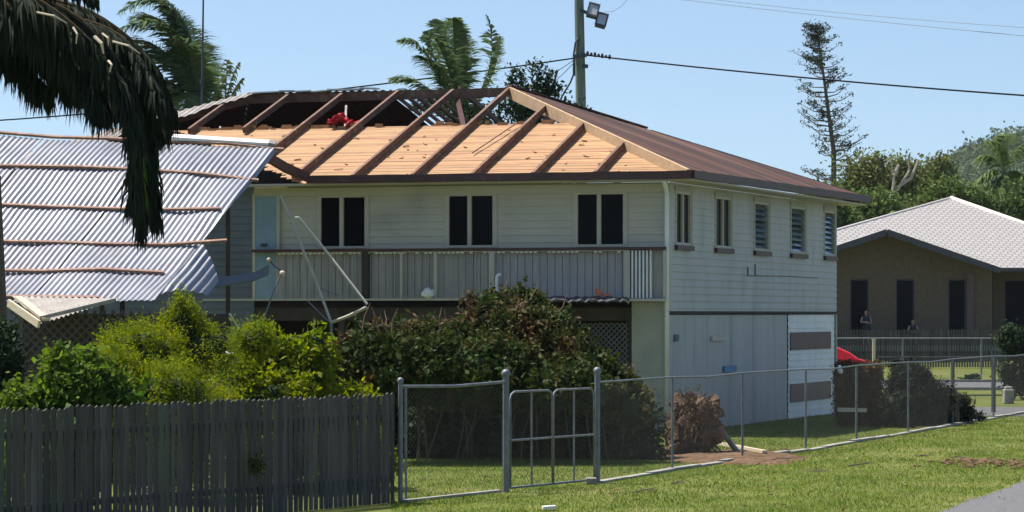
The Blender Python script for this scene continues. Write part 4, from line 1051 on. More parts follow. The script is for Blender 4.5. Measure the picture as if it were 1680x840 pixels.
palm('palm_tree', 'dark hazy palm at the right edge above the tiled roof', 215, (1648, 285), 1650,
     [(1630, 240, 1600, 262, 1), (1640, 225, 1615, 232, -1), (1655, 215, 1650, 222, 1), (1670, 225, 1690, 250, 0), (1625, 270, 1598, 300, 0), (1675, 270, 1695, 310, 1), (1640, 290, 1620, 325, -1), (1660, 295, 1672, 335, 1), (1665, 240, 1680, 235, 0)],
     'leaf_green', 1.6, 90, .12, .25, 500, droop=.8, thick=.06)
palm('palm_tree', 'wind swept green palm directly behind the ridge of the torn roof', 98, (752, 205), 756,
     [(700, 50, 652, 66, -.5), (730, 20, 726, 36, .6), (745, 40, 742, 30, -.8, .8), (690, 110, 640, 130, .4), (705, 140, 648, 150, 1.0), (700, 75, 706, 52, .2, .8), (830, 110, 798, 24, -.2, .75), (815, 140, 822, 60, .8, .6), (700, 150, 655, 190, .6), (790, 150, 800, 205, .5), (770, 90, 768, 62, 1.1, .8), (720, 100, 680, 92, -.8), (745, 110, 712, 62, -1.0, .9), (760, 110, 752, 50, .4, .9)],
     'leaf_palm', .95, 170, .06, .14, 540, droop=.35, thick=.035)
palm('palm_tree', 'green palm with arching fronds at the upper left, behind the dark hanging frond', 90, (322, 175), 325,
     [(300, -70, 195, 22, .3), (300, -20, 175, 60, -.5), (280, 60, 190, 95, .5), (330, 20, 250, -12, 0), (270, 110, 205, 160, 0), (322, 60, 300, 30, 1), (290, 130, 240, 200, .5), (330, 90, 285, 60, -1), (300, 0, 215, 30, 1.0), (320, 20, 270, 10, .6), (260, 20, 180, 85, .9), (310, 70, 255, 90, .2), (260, 90, 215, 180, -.6), (325, 100, 330, 70, .5), (345, 150, 340, 205, 0), (340, 110, 345, 108, 1, .6), (310, 120, 300, 190, -1)],
     'leaf_palm', 1.15, 200, .06, .16, 570, droop=.35, thick=.04)
palm('ragged_palm', 'small wind torn palm crown beside the left palm, above the roof hip', 95, (368, 190), 368,
     [(375, 130, 392, 102, 0), (360, 130, 352, 104, 0), (378, 150, 398, 128, 0), (372, 130, 372, 98, 0), (350, 150, 335, 140, 0), (345, 165, 312, 178, 0), (380, 160, 386, 195, 0), (350, 170, 335, 200, 0), (362, 140, 345, 122, .3)],
     'leaf_olive', .55, 80, .05, .14, 600, droop=.8)
# dark tree behind roof, right of palm
tree('dark_tree', 'dark rounded leafed tree behind the roof between the palm and the power pole', 'tree', 92, 875,
     [(880, 112, 92, 14, 12), (850, 125, 92, 16, 14), (868, 150, 92, 36, 26), (900, 140, 92, 20, 22), (912, 118, 92, 8, 8), (840, 175, 92, 36, 30), (895, 180, 92, 40, 30), (765, 190, 92, 40, 24), (938, 180, 92, 18, 12)], 'leaf_dark', 420, 12, .13, .12, 90, tr=.12)
# norfolk pine
np_ = thing('sparse_pine', (P(1380, 0, 200).x, 200, 0), 'tall sparse pine with short upswept branches, leaning slightly left', 'tree')
top = P(1338, 38, 200); bot = BASE[np_.name]
def axis(f): return bot.lerp(top, f) + Vector((-.5 * math.sin(f * 3.1) * .0, 0, 0))
build('trunk', MB().tube([axis(0), axis(.3), P(1368, 250, 200), P(1352, 130, 200), top], [.26, .22, .16, .09, .03], 8), M['trunk'], np_)
def trk(y):   # trunk x at pixel row
    return np.interp(y, [38, 130, 250, 330], [1338, 1352, 1368, 1376])
bb, cl = MB(), []; rr = random.Random(17)
y = 44
while y < 330:
    f = (y - 40) / 290; Lx = 10 + 34 * min(1, f * 2.6) ** .8 if y < 90 else rr.uniform(26, 42); 
    k = 4 if y < 110 else 5
    for j in range(k):
        an = rr.uniform(0, 6.28); L = Lx * 1.3 * rr.uniform(.6, 1.1) / F * 200
        if rr.random() < .28: continue
        p = P(trk(y), y, 200); d_ = Vector((math.cos(an), math.sin(an), .35 + rr.uniform(-.1, .2)))
        q = p + Vector((d_.x * L, d_.y * L, d_.z * L * .75)); m_ = (p + q) / 2 + Vector((0, 0, -.12 * L))
        bb.tube([p, m_, q], [.045, .03, .015], 4, cap=False)
        for u in (np.linspace(.35, 1.0, 5) if y < 110 else np.linspace(.55, 1.0, 4)):
            if rr.random() < .62: cl.append(tuple(p * (1-u)**2 + m_ * 2*u*(1-u) + q * u*u + Vector((0, 0, .08))))
    y += 4.5 if y < 110 else 8
for i in range(10): cl.append(tuple(P(1349 + rr.uniform(-4, 4), 188 + rr.uniform(-8, 8), 200)))
for i in range(26): cl.append(tuple(P(1341 + rr.uniform(-9, 9), 55 + rr.uniform(-12, 12), 200)))
build('branches', bb, M['trunk'], np_)
v, f = leaves(cl, .17, 16, (.15, .15, .08), 5, .4); npmesh('crown', v, f, M['leaf_pine'], np_)

# ------------------------------------------------------------------ power pole
Yq = 100.0
po = thing('power_pole', (P(952, 0, Yq).x, Yq, 0), 'weathered timber power pole with two floodlights behind the roof', 'pole')
build('pole', MB().tube([(P(953, 0, Yq).x, Yq, 0), P(953, 175, Yq), P(950, 0, Yq), P(950, -40, Yq)], [.22, .175, .155, .15], 14), M['poletimber'], po, smooth=True)
build('bracket', MB().beam(P(952, 16, Yq - .2), P(975, 27, Yq - .3), .06, .11), M['darkmetal'], po)
def flood(x, y, tilt):
    c = P(x, y, Yq - .4); rot = Matrix.Rotation(tilt, 4, 'Y') @ Matrix.Rotation(R(-25), 4, 'X')
    b = MB(); l = MB()
    def tf(mb, v): return [tuple(c + rot @ Vector(p)) for p in v]
    b.box(-.17, .17, -.03, .13, -.24, .24); b.box(-.19, .19, -.07, -.03, .19, .25); b.box(-.19, .19, -.07, -.03, -.25, -.19); b.box(-.19, -.14, -.07, -.03, -.19, .19); b.box(.14, .19, -.07, -.03, -.19, .19)
    for k in range(4): b.box(-.15, .15, .13, .18, -.18 + k * .11, -.15 + k * .11)
    l.box(-.139, .139, -.045, -.032, -.189, .189); b.v = tf(b, b.v); l.v = tf(l, l.v)
    o = build('floodlight', b, M['darkmetal'], po); build('lens', l, M['lens'], o)
flood(973, 17, R(15)); flood(987, 33, R(15))
cd = MB().tube([P(950, 62, Yq - .2), P(944, 70, Yq - .2), P(941, 90, Yq - .2), P(941, 122, Yq - .2), P(936, 135, Yq - .1), P(922, 158, Yq), P(915, 180, Yq)], .03, 7)
cd.tube([P(951, 60, Yq - .2), P(947, 75, Yq - .2), P(946, 92, Yq - .2), P(943, 95, Yq - .2), P(943, 125, Yq - .2)], .02, 6)
build('conduit', cd, M['darkmetal'], po)
cd = MB()
for (x, y) in ((945, 92), (958, 90), (960, 108)): cd.beam(P(x - 4, y, Yq - .22), P(x + 5, y + 1, Yq - .22), .1, .12)
for i in range(7): cd.ball(P(964 + i * 6, 88 + i * .9, Yq - .1), (.05, .05, .06 if i % 2 else .09), 7, 5)
build('clamps', cd, M['darkmetal'], po)
def cable(name, label, pts, r, m):
    q = [P(*p) for p in pts]; o = build(name, MB().tube(q, r, 6), M[m], base=q[0]); return tag(o, label, 'cable', {'power_line': 'power lines from the pole', 'overhead_wire': 'faint wires at the top right', 'service_wire': 'thin wires from the pole to the tree'}.get(name))
def sag(a, b, s_, n=14):
    out = []
    for i in range(n + 1):
        t = i / n; out.append((a[0] + (b[0] - a[0]) * t, a[1] + (b[1] - a[1]) * t + s_ * 4 * t * (1 - t), a[2] + (b[2] - a[2]) * t))
    return out
cable('power_line', 'thick black power line running from the pole to the right', sag((958, 90, 99.9), (1760, 162, 86), 5), .028, 'black')
cable('power_line', 'thick black power line running from the pole to the left behind the roof', sag((945, 95, 99.9), (-120, 205, 104), 12), .026, 'black')
cable('overhead_wire', 'upper of the two faint wires at the top right', sag((1075, -6, 110), (1760, 66, 100), 3), .010, 'greywire')
cable('overhead_wire', 'lower of the two faint wires at the top right', sag((1060, -14, 110), (1760, 50, 100), 6), .009, 'greywire')
cable('service_wire', 'thin wire dropping from the pole to the dark tree, upper one', sag((943, 97, 99.8), (905, 122, 93), 1), .012, 'darkmetal')
cable('service_wire', 'thin wire dropping from the pole to the dark tree, lower one', sag((943, 101, 99.8), (912, 132, 93), 1), .012, 'darkmetal')
cable('lamp_wire', 'loose thin wire looping up from the floodlights', [(990, 20, 99.6), (1005, 19, 99.6), (1020, 10, 99.6), (1032, -4, 99.6)], .007, 'greywire')
# antenna mast by left palm
am = thing('antenna_mast', (P(333, 0, 84).x, 84, 0), 'tall thin mast rising beside the left palm', 'mast')
build('mast', MB().tube([(P(331, 0, 84).x, 84, 0), P(331, 200, 84), P(334, -40, 84)], [.05, .035, .022], 8), M['darkmetal'], am)
build('collar', MB().tube([P(331, 130, 84), P(331, 138, 84)], .05, 8), M['darkmetal'], am)

# ------------------------------------------------------------------ neighbour house
nb = thing('brick_house', (P(1480, 0, 150).x, 150, .8), 'low brown brick house with pale tiled roof and dark gable at the right', 'house')
X = lambda px, Y=150: P(px, 0, Y).x
ze = 4.85
w = MB(); wy = 149.2
win = [(1395, 1425), (1470, 1500), (1556, 1585)]
def solidwall(mb, x0, x1, y0, y1, z0, z1, holes):
    xs = sorted(set([x0, x1] + [h for q in holes for h in q[:2]]))
    for a, b in zip(xs, xs[1:]):
        hh = [h for h in holes if h[0] <= a + 1e-6 and h[1] >= b - 1e-6]
        if hh: mb.box(a, b, y0, y1, z0, hh[0][2]); mb.box(a, b, y0, y1, hh[0][3], z1)
        else: mb.box(a, b, y0, y1, z0, z1)
holes = [(X(a, wy), X(b, wy), 1.30, 4.30) for a, b in win]
solidwall(w, X(1292, wy), X(1628, wy), wy, wy + .25, .8, 4.78, holes)
gx0, gx1, gxa = X(1292, wy), X(1628, wy), X(1455, wy)
w.poly([(gx0, wy, 4.78), (gx1, wy, 4.78), (gxa, wy, 6.45)])
holes2 = [(X(1648, 152), X(1720, 152), 1.5, 4.3)]
solidwall(w, X(1629, 152), X(1850, 152), 152, 152.25, .8, 4.8, holes2)
w.box(X(1628, wy) - .25, X(1628, wy), wy + .25, 152, .8, 4.78); w.box(gx0, gx0 + .25, wy + .25, 168, .8, 4.78); w.box(X(1850, 152) - .25, X(1850, 152), 152.25, 168, .8, 4.8); w.box(gx0, X(1850, 152), 168, 168.25, .8, 4.8)
build('wall', w, M['brick'], nb)
for i, h in enumerate(holes + holes2):
    y_ = (wy if i < 3 else 152) + .12
    f = build('window', MB().box(h[0], h[0] + .06, y_, y_ + .08, h[2], h[3]).box(h[1] - .06, h[1], y_, y_ + .08, h[2], h[3]).box(h[0] + .06, h[1] - .06, y_, y_ + .08, h[3] - .06, h[3]).box(h[0] + .06, h[1] - .06, y_, y_ + .08, h[2], h[2] + .06), M['barge'], nb)
    build('pane', MB().box(h[0] + .06, h[1] - .06, y_ + .03, y_ + .05, h[2] + .06, h[3] - .06), M['glass'], f)
build('pillar', MB().box(X(1586, wy), X(1597, wy), wy - .12, wy - .003, .8, 4.6), M['dullmaroon'], nb)
ap = P(1560, 325, 161)
A_, B_ = Vector((X(1150), 150.2, ze)), Vector((X(1890), 150.2, ze)); Cc, Dd = Vector((X(1890), 172, ze)), Vector((X(1150), 172, ze))
r = MB(); r.poly([A_, B_, ap]); r.poly([B_, Cc, ap]); r.poly([Cc, Dd, ap]); r.poly([Dd, A_, ap]); build('roof', r, M['tiles'], nb)
cp = MB(); cp.tube([ap, B_], .12, 8); cp.tube([ap, A_], .08, 8); build('ridge_capping', cp, M['capping'], nb, smooth=True)
gp0 = Vector((X(1455, 147.6), 147.6, 6.68)); gl = Vector((X(1262, 147.6), 147.6, 4.80)); gr_ = Vector((X(1642, 147.6), 147.6, 4.80)); gback = Vector((gp0.x, 156.2, 6.68))
r = MB(); r.poly([gl, gp0, gback, Vector((gl.x, 151, 4.80))]); r.poly([gp0, gr_, Vector((gr_.x, 151, 4.80)), gback]); build('gable_roof', r, M['tiles'], nb)
br_ = MB(); br_.beam(gl - Vector((0, .05, .12)), gp0 - Vector((0, .05, .12)), .06, .3); br_.beam(gp0 - Vector((0, .05, .12)), gr_ - Vector((0, .05, .12)), .06, .3); build('barge_board', br_, M['barge'], nb)
gt_ = MB().box(gr_.x + .02, X(1890), 150.0, 150.14, ze - .16, ze + .02); build('gutter', gt_, M['barge'], nb)
sf = MB().box(gr_.x - .2, X(1880), 150.3, 152.2, ze - .06, ze - .03); build('soffit', sf, M['barge'], nb)
ps = MB().box(X(1300), X(1628), 147.4, 149.19, .79, 1.05); build('porch_slab', ps, M['concrete'], nb)
# neighbour's picket fence and pipe rail
pk = thing('picket_fence', (X(1500, 145), 145, 0), 'grey see through picket fence in front of the brick house', 'fence')
b = MB(); x = X(1340, 145); rr = random.Random(2)
while x < X(1648, 145):
    h = 1.84 + rr.uniform(-.02, .03); b.box(x, x + .085, 145, 145.02, .06, h); x += .125
build('pickets', b, M['paling'], pk)
for z in (.4, 1.5): build('rail', MB().box(X(1340, 145), X(1648, 145), 145.02, 145.07, z, z + .08), M['paling'], pk)
rf_ = thing('pipe_rail_fence', (X(1500, 130), 130, 0), 'thin white pipe rail on posts crossing in front of the picket fence', 'fence')
zr = 2.6 - 40 * 130 / F
build('rail', MB().tube([(X(1330, 130), 130, zr), (X(1640, 130), 130, zr)], .03, 8), M['galv'], rf_)
for px in (1351, 1481, 1610): build('post', MB().tube([(X(px, 130), 130, 0), (X(px, 130), 130, zr)], .04, 8), M['galv'], rf_)
yp = thing('yellow_post', (X(1434, 128), 128, 0), 'slim tan timber post standing near the brown hedge in front of the pickets', 'post')
build('shaft', MB().box(X(1434, 128) - .06, X(1434, 128) + .06, 128, 128.12, 0, 1.5), M['palewood'], yp); build('cap', MB().box(X(1434, 128) - .08, X(1434, 128) + .08, 127.98, 128.14, 1.5, 1.55), M['palewood'], yp)
# fence across the back yard
bf = thing('yard_fence', (P(1600, 0, 84).x, 92, 0), 'dark posted wire fence crossing the back yard', 'fence')
for (px, Y, yt) in ((1563, 93, 586), (1630, 80.5, 574), (1648, 93, 600)):
    z = 2.6 - (yt - HZ) * Y / F; build('post', MB().tube([(X(px, Y), Y, 0), (X(px, Y), Y, z)], .06 if px != 1648 else .03, 8), M['darkmetal'], bf)
a, b_ = Vector((X(1440, 93), 93, 0)), Vector((X(1720, 93), 93, 0))
for z in (.12, 1.28): build('rail', MB().tube([a + Vector((0, 0, z)), b_ + Vector((0, 0, z))], .025, 6), M['darkmetal'], bf)
# clump on the verge and letter block
o = build('grass_clump', MB().ball(G(1592, 624), (.5, .3, .22), 12, 8, .9, 3), M['leaf_dark'], base=G(1592, 624)); tag(o, 'low dark weed clump on the far verge', 'plant')
b = MB().box(X(1648, 88), X(1664, 88), 88, 88.4, 0, .42); b.box(X(1650, 88), X(1662, 88), 88.05, 88.35, .42, .5)
tag(build('stone_block', b, M['concrete'], base=(X(1656, 88), 88.2, 0), bevel=.03), 'pale stone block at the foot of the small dark tree', 'block')

# red car on the side street
car = thing('parked_car', (X(1358, 106), 107, 0), 'red car on the side street, mostly hidden by the cream house', 'car')
cx = X(1400, 106) - 3.1; pr_ = [(0, .35), (0, .95), (.15, 1.25), (.6, 1.42), (2.6, 1.44), (3.0, 1.26), (3.3, 1.04), (3.85, .92), (4.05, .75), (4.1, .35)]
import bmesh
def carbody(prof, y0, y1, inset):
    b = MB(); n = len(prof); mid = (y0 + y1) / 2
    rings = []
    for yy, ins in ((y0, 1), (y0 + .12, 0), (y1 - .12, 0), (y1, 1)):
        base_ = len(b.v)
        for (x_, z_) in prof:
            k = max(0, (z_ - .9)) * inset
            yv = yy + (k if yy < mid else -k); sc = .985 if ins else 1
            b.v.append((cx + 2.05 + (x_ - 2.05) * sc, 106 + yv, .35 + (z_ - .35) * sc))
        rings.append(base_)
    for r0, r1 in zip(rings, rings[1:]):
        for i in range(n): b.f.append((r0 + i, r0 + (i + 1) % n, r1 + (i + 1) % n, r1 + i))
    b.f.append(tuple(rings[0] + i for i in reversed(range(n)))); b.f.append(tuple(rings[3] + i for i in range(n)))
    return b
o = build('body', carbody(pr_, 0, 1.7, .35), M['red'], car, smooth=False, bevel=.05)
for (a0, a1) in ((.4, 1.15), (1.2, 2.1)): build('side_window', MB().hexa([(cx+a0, 105.99+.05, 1.0), (cx+a1, 105.99+.05, 1.0), (cx+a1, 106.2, 1.0), (cx+a0, 106.2, 1.0), (cx+a0+.25, 106.12, 1.32), (cx+a1-.1, 106.12, 1.32), (cx+a1-.1, 106.25, 1.32), (cx+a0+.25, 106.25, 1.32)]), M['glass'], car)
for xw in (.8, 3.3):
    for yw in (-.02, 1.54):
        wt = build('wheel', MB().tube([(cx + xw, 106 + yw, .31), (cx + xw, 106 + yw + .18, .31)], .31, 20), M['rubber'], car); build('rim', MB().tube([(cx + xw, 106 + yw - .01, .31), (cx + xw, 106 + yw + .19, .31)], .18, 14), M['galv'], wt)
build('headlight', MB().box(cx + 3.85, cx + 4.05, 106.05, 106.3, .66, .8), M['lens'], car); build('headlight', MB().box(cx + 3.85, cx + 4.05, 107.4, 107.65, .66, .8), M['lens'], car)
build('bumper', MB().box(cx + 3.95, cx + 4.14, 106.02, 107.68, .36, .56), M['rubber'], car)

# ------------------------------------------------------------------ people on the porch
def person(label, x, y, z0, joints, edges, shirt, headc, look):
    verts = list(joints.keys()); idx = {k: i for i, k in enumerate(verts)}
    me = bpy.data.meshes.new('person'); me.from_pydata([joints[k][0] for k in verts], [(idx[a], idx[b]) for a, b in edges], [])
    o = bpy.data.objects.new('person', me); C.objects.link(o); o.location = (x, y, z0); BASE[o.name] = Vector((x, y, z0)); tag(o, label, 'person')
    sk = o.modifiers.new('skin', 'SKIN'); 
    for i, k in enumerate(verts):
        r_ = joints[k][1]; me.skin_vertices[0].data[i].radius = (r_, r_ * .85); me.skin_vertices[0].data[i].use_root = (k == 'pelvis')
    ss = o.modifiers.new('sub', 'SUBSURF'); ss.levels = 2; ss.render_levels = 2
    me.materials.append(M['skin'])
    h = Vector(headc) + Vector((x, y, z0))
    hd = MB().ball(h, (.078, .095, .115), 16, 12); hd.ball(h + Vector((0, -.098, -.01)), (.014, .02, .022), 6, 5)
    hd.ball(h + Vector((-.08, 0, 0)), (.014, .022, .032), 6, 5); hd.ball(h + Vector((.08, 0, 0)), (.014, .022, .032), 6, 5)
    build('head', hd, M['skin'], o, smooth=True)
    build('hair', MB().ball(h + Vector((0, .022, .03)), (.088, .098, .105), 16, 12, .1, 3), M['hair'], o, smooth=True)
    ey = MB(); ey.ball(h + Vector((-.03, -.09, .01)), .012, 6, 5); ey.ball(h + Vector((.03, -.09, .01)), .012, 6, 5); ey.ball(h + Vector((0, -.088, -.055)), (.026, .01, .007), 6, 5)
    build('face', ey, M['hair'], o)
    return o
def clothes(o, parts, m, nm):
    b = MB(); base = BASE[o.name]
    for pts, r_ in parts: b.tube([base + Vector(p) for p in pts], r_, 12)
    build(nm, b, M[m], o, smooth=True)
E = [('pelvis', 'chest'), ('chest', 'neck'), ('neck', 'headb'), ('chest', 'shl'), ('shl', 'ell'), ('ell', 'wrl'), ('wrl', 'hal'), ('chest', 'shr'), ('shr', 'elr'), ('elr', 'wrr'), ('wrr', 'har'),
     ('pelvis', 'hil'), ('hil', 'knl'), ('knl', 'anl'), ('anl', 'tol'), ('pelvis', 'hir'), ('hir', 'knr'), ('knr', 'anr'), ('anr', 'tor')]
for s_ in 'lr':
    for k in range(4): E.append(('ha' + s_, 'f%d%s' % (k, s_)))
def jt(d):
    for s_ in 'lr':
        hx, hy, hz = d['ha' + s_][0]; dx = -1 if s_ == 'r' else 1
        for k in range(4): d['f%d%s' % (k, s_)] = ((hx - dx * .045, hy - .02, hz + (k - 1.5) * .022), .009)
    return d
J1 = jt({'pelvis': ((0, 0, .93), .14), 'chest': ((0, .01, 1.27), .15), 'neck': ((0, 0, 1.46), .055), 'headb': ((0, -.01, 1.56), .06),
      'shl': ((.18, 0, 1.40), .06), 'ell': ((.26, -.06, 1.12), .045), 'wrl': ((.06, -.22, 1.10), .032), 'hal': ((-.02, -.24, 1.12), .03),
      'shr': ((-.18, 0, 1.40), .06), 'elr': ((-.27, -.06, 1.14), .045), 'wrr': ((-.06, -.20, 1.16), .032), 'har': ((.02, -.22, 1.17), .03),
      'hil': ((.10, 0, .86), .10), 'knl': ((.11, -.02, .48), .065), 'anl': ((.11, .02, .08), .04), 'tol': ((.12, -.14, .04), .035),
      'hir': ((-.10, 0, .86), .10), 'knr': ((-.11, -.02, .48), .065), 'anr': ((-.11, .02, .08), .04), 'tor': ((-.12, -.14, .04), .035)})
o = person('person standing with folded bare arms before the leftmost dark opening of the brick house', X(1421, 148.3), 148.3, 1.05, J1, E, 'shirt', (0, -.02, 1.62), None)
clothes(o, [([(0, 0, .85), (0, 0, 1.0), (0, .01, 1.2), (0, .01, 1.38), (0, .0, 1.46)], [.175, .165, .18, .185, .07])], 'shirt', 'shirt')
clothes(o, [([(.1, 0, .92), (.115, -.02, .48)], [.12, .09]), ([(-.1, 0, .92), (-.115, -.02, .48)], [.12, .09])], 'shirt2', 'shorts')
J2 = jt({'pelvis': ((0, 0, .50), .14), 'chest': ((0, -.10, .84), .15), 'neck': ((0, -.17, 1.02), .055), 'headb': ((0, -.2, 1.10), .06),
      'shl': ((.18, -.12, .96), .06), 'ell': ((.24, -.30, .74), .045), 'wrl': ((.10, -.46, .66), .032), 'hal': ((.03, -.50, .66), .03),
      'shr': ((-.18, -.12, .96), .06), 'elr': ((-.24, -.30, .74), .045), 'wrr': ((-.10, -.46, .68), .032), 'har': ((-.03, -.5, .69), .03),
      'hil': ((.10, -.05, .50), .10), 'knl': ((.13, -.46, .50), .07), 'anl': ((.13, -.42, .08), .04), 'tol': ((.13, -.57, .04), .035),
      'hir': ((-.10, -.05, .50), .10), 'knr': ((-.13, -.46, .50), .07), 'anr': ((-.13, -.42, .08), .04), 'tor': ((-.13, -.57, .04), .035)})
o = person('person in dark clothes sitting bent forward before the middle dark opening of the brick house', X(1497, 148.5), 148.5, 1.05, J2, E, 'shirt2', (0, -.23, 1.16), None)
clothes(o, [([(0, .02, .44), (0, -.02, .6), (0, -.08, .8), (0, -.13, .95), (0, -.16, 1.02)], [.17, .17, .185, .18, .07])], 'shirt2', 'shirt')
clothes(o, [([(.1, -.03, .51), (.13, -.46, .50)], [.12, .09]), ([(-.1, -.03, .51), (-.13, -.46, .50)], [.12, .09])], 'shirt', 'trousers')
ch = thing('porch_chair', (X(1497, 148.5), 148.55, 1.05), 'dark chair under the seated person on the porch', 'chair'); x_ = X(1497, 148.5)
build('seat', MB().box(x_ - .23, x_ + .23, 148.3, 148.75, 1.40, 1.44), M['barge'], ch); build('backrest', MB().box(x_ - .23, x_ + .23, 148.72, 148.76, 1.5, 1.9), M['barge'], ch)
for sx in (-.2, .2):
    for sy in (148.32, 148.73): build('leg', MB().box(x_ + sx - .018, x_ + sx + .018, sy - .018, sy + .018, 1.05, 1.40 if sy < 148.5 else 1.9), M['barge'], ch)

# ------------------------------------------------------------------ foreground hanging palm
Yh = 20.0
fg = palm('foreground_palm', 'dark foreground palm with shaggy fronds drooping across the upper left', Yh, (-110, -40), -135,
   [], 'leaf_black', .3, 10, .01, .16, 700)
def hang(pts, n, Llo, Lhi, seed, spread, lw=.011, m='leaf_black', side=1.0):  # default near-black leaf colour paints backlit shade into the fronds
    """frond whose leaflets hang in a dense skirt from a curved midrib"""
    r_ = random.Random(seed); q = [P(*p) for p in pts]; rb_ = MB(); V_, F_ = [], []
    def at(t):
        k = t * (len(q) - 1); i = min(int(k), len(q) - 2); u = k - i
        p0, p1, p2, p3 = q[max(i-1, 0)], q[i], q[i+1], q[min(i+2, len(q)-1)]
        return .5 * ((2*p1) + (p2-p0)*u + (2*p0-5*p1+4*p2-p3)*u*u + (3*p1-p0-3*p2+p3)*u**3)
    rb_.tube([at(i / 20) for i in range(21)], [.022 * (1 - .8 * i / 20) for i in range(21)], 6)
    for i in range(n):
        t = .02 + .98 * r_.random(); p = at(t); dr = (at(min(1, t + .02)) - at(max(0, t - .02))).normalized()
        L = r_.uniform(Llo, Lhi) * (1 - .35 * t) ; an = r_.uniform(-1, 1) * spread
        d0 = (Vector((an * side, r_.uniform(-.7, .7), -.35)) + dr * r_.uniform(.2, .9)).normalized()
        mid = p + d0 * L * .45; tip = mid + (d0 * .25 + Vector((0, 0, -1)) * .75 + Vector((r_.uniform(-.12, .12), 0, 0))).normalized() * L * .6
        w = Vector((1, r_.uniform(-.6, .6), r_.uniform(-.3, .3))).normalized() * lw * r_.uniform(.5, 1)
        b = len(V_); V_.extend([tuple(p - w * .5), tuple(p + w * .5), tuple(mid + w), tuple(mid - w), tuple(tip)]); F_.extend([(b, b+1, b+2), (b, b+2, b+3), (b+3, b+2, b+4)])
    o = npmesh('frond', V_, F_, M[m], fg); build('midrib', rb_, M['leaf_brown'], o)
hang([(-110, -40, Yh), (0, -20, Yh), (110, 20, Yh), (200, 110, Yh), (232, 230, Yh), (232, 355, Yh)], 1500, .22, .42, 1, .35)
hang([(-110, -40, Yh), (10, 10, Yh + .3), (110, 60, Yh + .3), (200, 130, Yh + .2), (240, 220, Yh + .2), (238, 330, Yh)], 1200, .2, .38, 2, .35)
hang([(-110, -40, Yh), (-20, 0, Yh - .3), (70, 30, Yh - .3), (150, 90, Yh - .3), (190, 150, Yh - .4)], 1300, .25, .5, 3, .5)
hang([(-110, -40, Yh), (-30, 10, Yh), (40, 50, Yh), (90, 90, Yh), (120, 130, Yh)], 1200, .25, .5, 4, .6)
hang([(-110, -40, Yh), (-10, 20, Yh + .2), (100, 25, Yh + .2), (200, 60, Yh + .2), (262, 150, Yh)], 1200, .22, .42, 5, .35)
hang([(-110, -40, Yh), (-40, -30, Yh), (40, -20, Yh), (110, -25, Yh), (150, -10, Yh)], 500, .12, .25, 6, .5)
hang([(-110, -40, Yh), (-60, 0, Yh), (0, 40, Yh), (30, 70, Yh), (45, 110, Yh)], 500, .2, .4, 7, .5)
hang([(-110, -40, Yh), (20, 0, Yh - .2), (150, 70, Yh - .2), (215, 190, Yh - .2), (228, 300, Yh - .2)], 500, .2, .34, 8, .5, m='leaf_mid', lw=.008)
hang([(-110, -40, Yh), (40, -10, Yh + .4), (150, 20, Yh + .4), (240, 90, Yh + .4), (276, 170, Yh + .4)], 1300, .25, .42, 11, .35)
hang([(-110, -40, Yh), (20, 10, Yh - .5), (90, 60, Yh - .5), (140, 120, Yh - .5), (165, 170, Yh - .5)], 1200, .2, .40, 12, .6)
hang([(-110, -40, Yh), (30, 0, Yh + .6), (150, 80, Yh + .6), (220, 150, Yh + .6), (262, 210, Yh + .6)], 1200, .15, .32, 13, .6)
hang([(-110, -40, Yh), (50, -10, Yh + .2), (170, 60, Yh + .2), (240, 160, Yh + .2), (254, 345, Yh + .2)], 1100, .2, .40, 16, .35)
hang([(-110, -40, Yh), (-60, 30, Yh), (-10, 70, Yh), (40, 110, Yh), (70, 140, Yh)], 900, .2, .40, 14, .6)
hang([(-110, -40, Yh), (20, -20, Yh - .6), (140, 60, Yh - .6), (210, 170, Yh - .6), (222, 320, Yh - .6)], 1100, .2, .42, 15, .5)
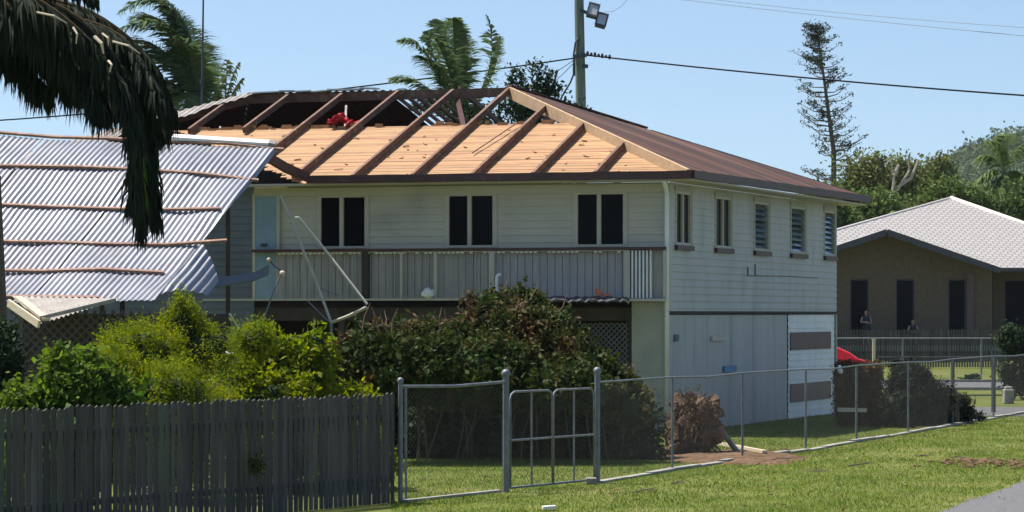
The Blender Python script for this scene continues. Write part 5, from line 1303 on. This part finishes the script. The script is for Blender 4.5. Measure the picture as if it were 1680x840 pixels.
for (x0, y0, x1, y1, r_) in ((155, 60, 170, 88, .012), (120, 45, 125, 72, .008), (185, 68, 230, 88, .008), (178, 100, 180, 118, .009), (168, 55, 178, 75, .007), (60, 20, 110, 38, .008)):
    sh_ = MB().tube([P(x0, y0, Yh - .75), P((x0 + x1) / 2 + 4, (y0 + y1) / 2 - 3, Yh - .78), P(x1, y1, Yh - .75)], [r_, r_ * .9, r_ * .4], 6)
    build('broken_stalk', sh_, M['palewood'], fg)

# ------------------------------------------------------------------ grass blades on the near lawns
g_ = np.random.default_rng(5)
n = 150000
px = g_.uniform(640, 1700, n); py = 515 + 13000 / g_.uniform(36, 78, n)
Y_ = 13000 / (py - 515); x = (px - 840) / F * Y_
k = (x - ra.x) * nrm.x + (Y_ - ra.y) * nrm.y          # distance beyond the road edge
keep = k < g_.normal(.02, .06, n)
x, Y_ = x[keep], Y_[keep]; n = len(x)
cl = np.sin(x * 2.1 + 3 * np.sin(Y_ * .7)) * .5 + .5
h = g_.uniform(.015, .042, n) * (1 + .5 * cl); an = g_.uniform(0, 6.28, n); w = .006
bx, by = np.cos(an) * w, np.sin(an) * w; lx, ly = g_.normal(0, .022, n), g_.normal(0, .022, n)
v = np.stack([np.stack([x - bx, Y_ - by, np.zeros(n)], 1), np.stack([x + bx, Y_ + by, np.zeros(n)], 1), np.stack([x + lx, Y_ + ly, h], 1)], 1).reshape(-1, 3)
f = np.arange(n * 3).reshape(-1, 3)
o = npmesh('grass', v, f, M['blade']); tag(o, 'short lawn grass inside and outside the fence', kind='stuff')

# ------------------------------------------------------------------ haze
hz = MB().box(-1600, 1600, -60, 1600, -1.0, 100)
hm_ = bpy.data.materials.new('haze_air'); hm_.use_nodes = True; nt = hm_.node_tree; nt.nodes.clear()
vo = nt.nodes.new('ShaderNodeVolumePrincipled'); vo.inputs['Color'].default_value = (.80, .90, 1, 1); vo.inputs['Density'].default_value = .00006; vo.inputs['Anisotropy'].default_value = .2
ou = nt.nodes.new('ShaderNodeOutputMaterial'); nt.links.new(vo.outputs[0], ou.inputs['Volume'])
tag(build('haze', hz, hm_), 'thin blue haze over the distance', kind='stuff')
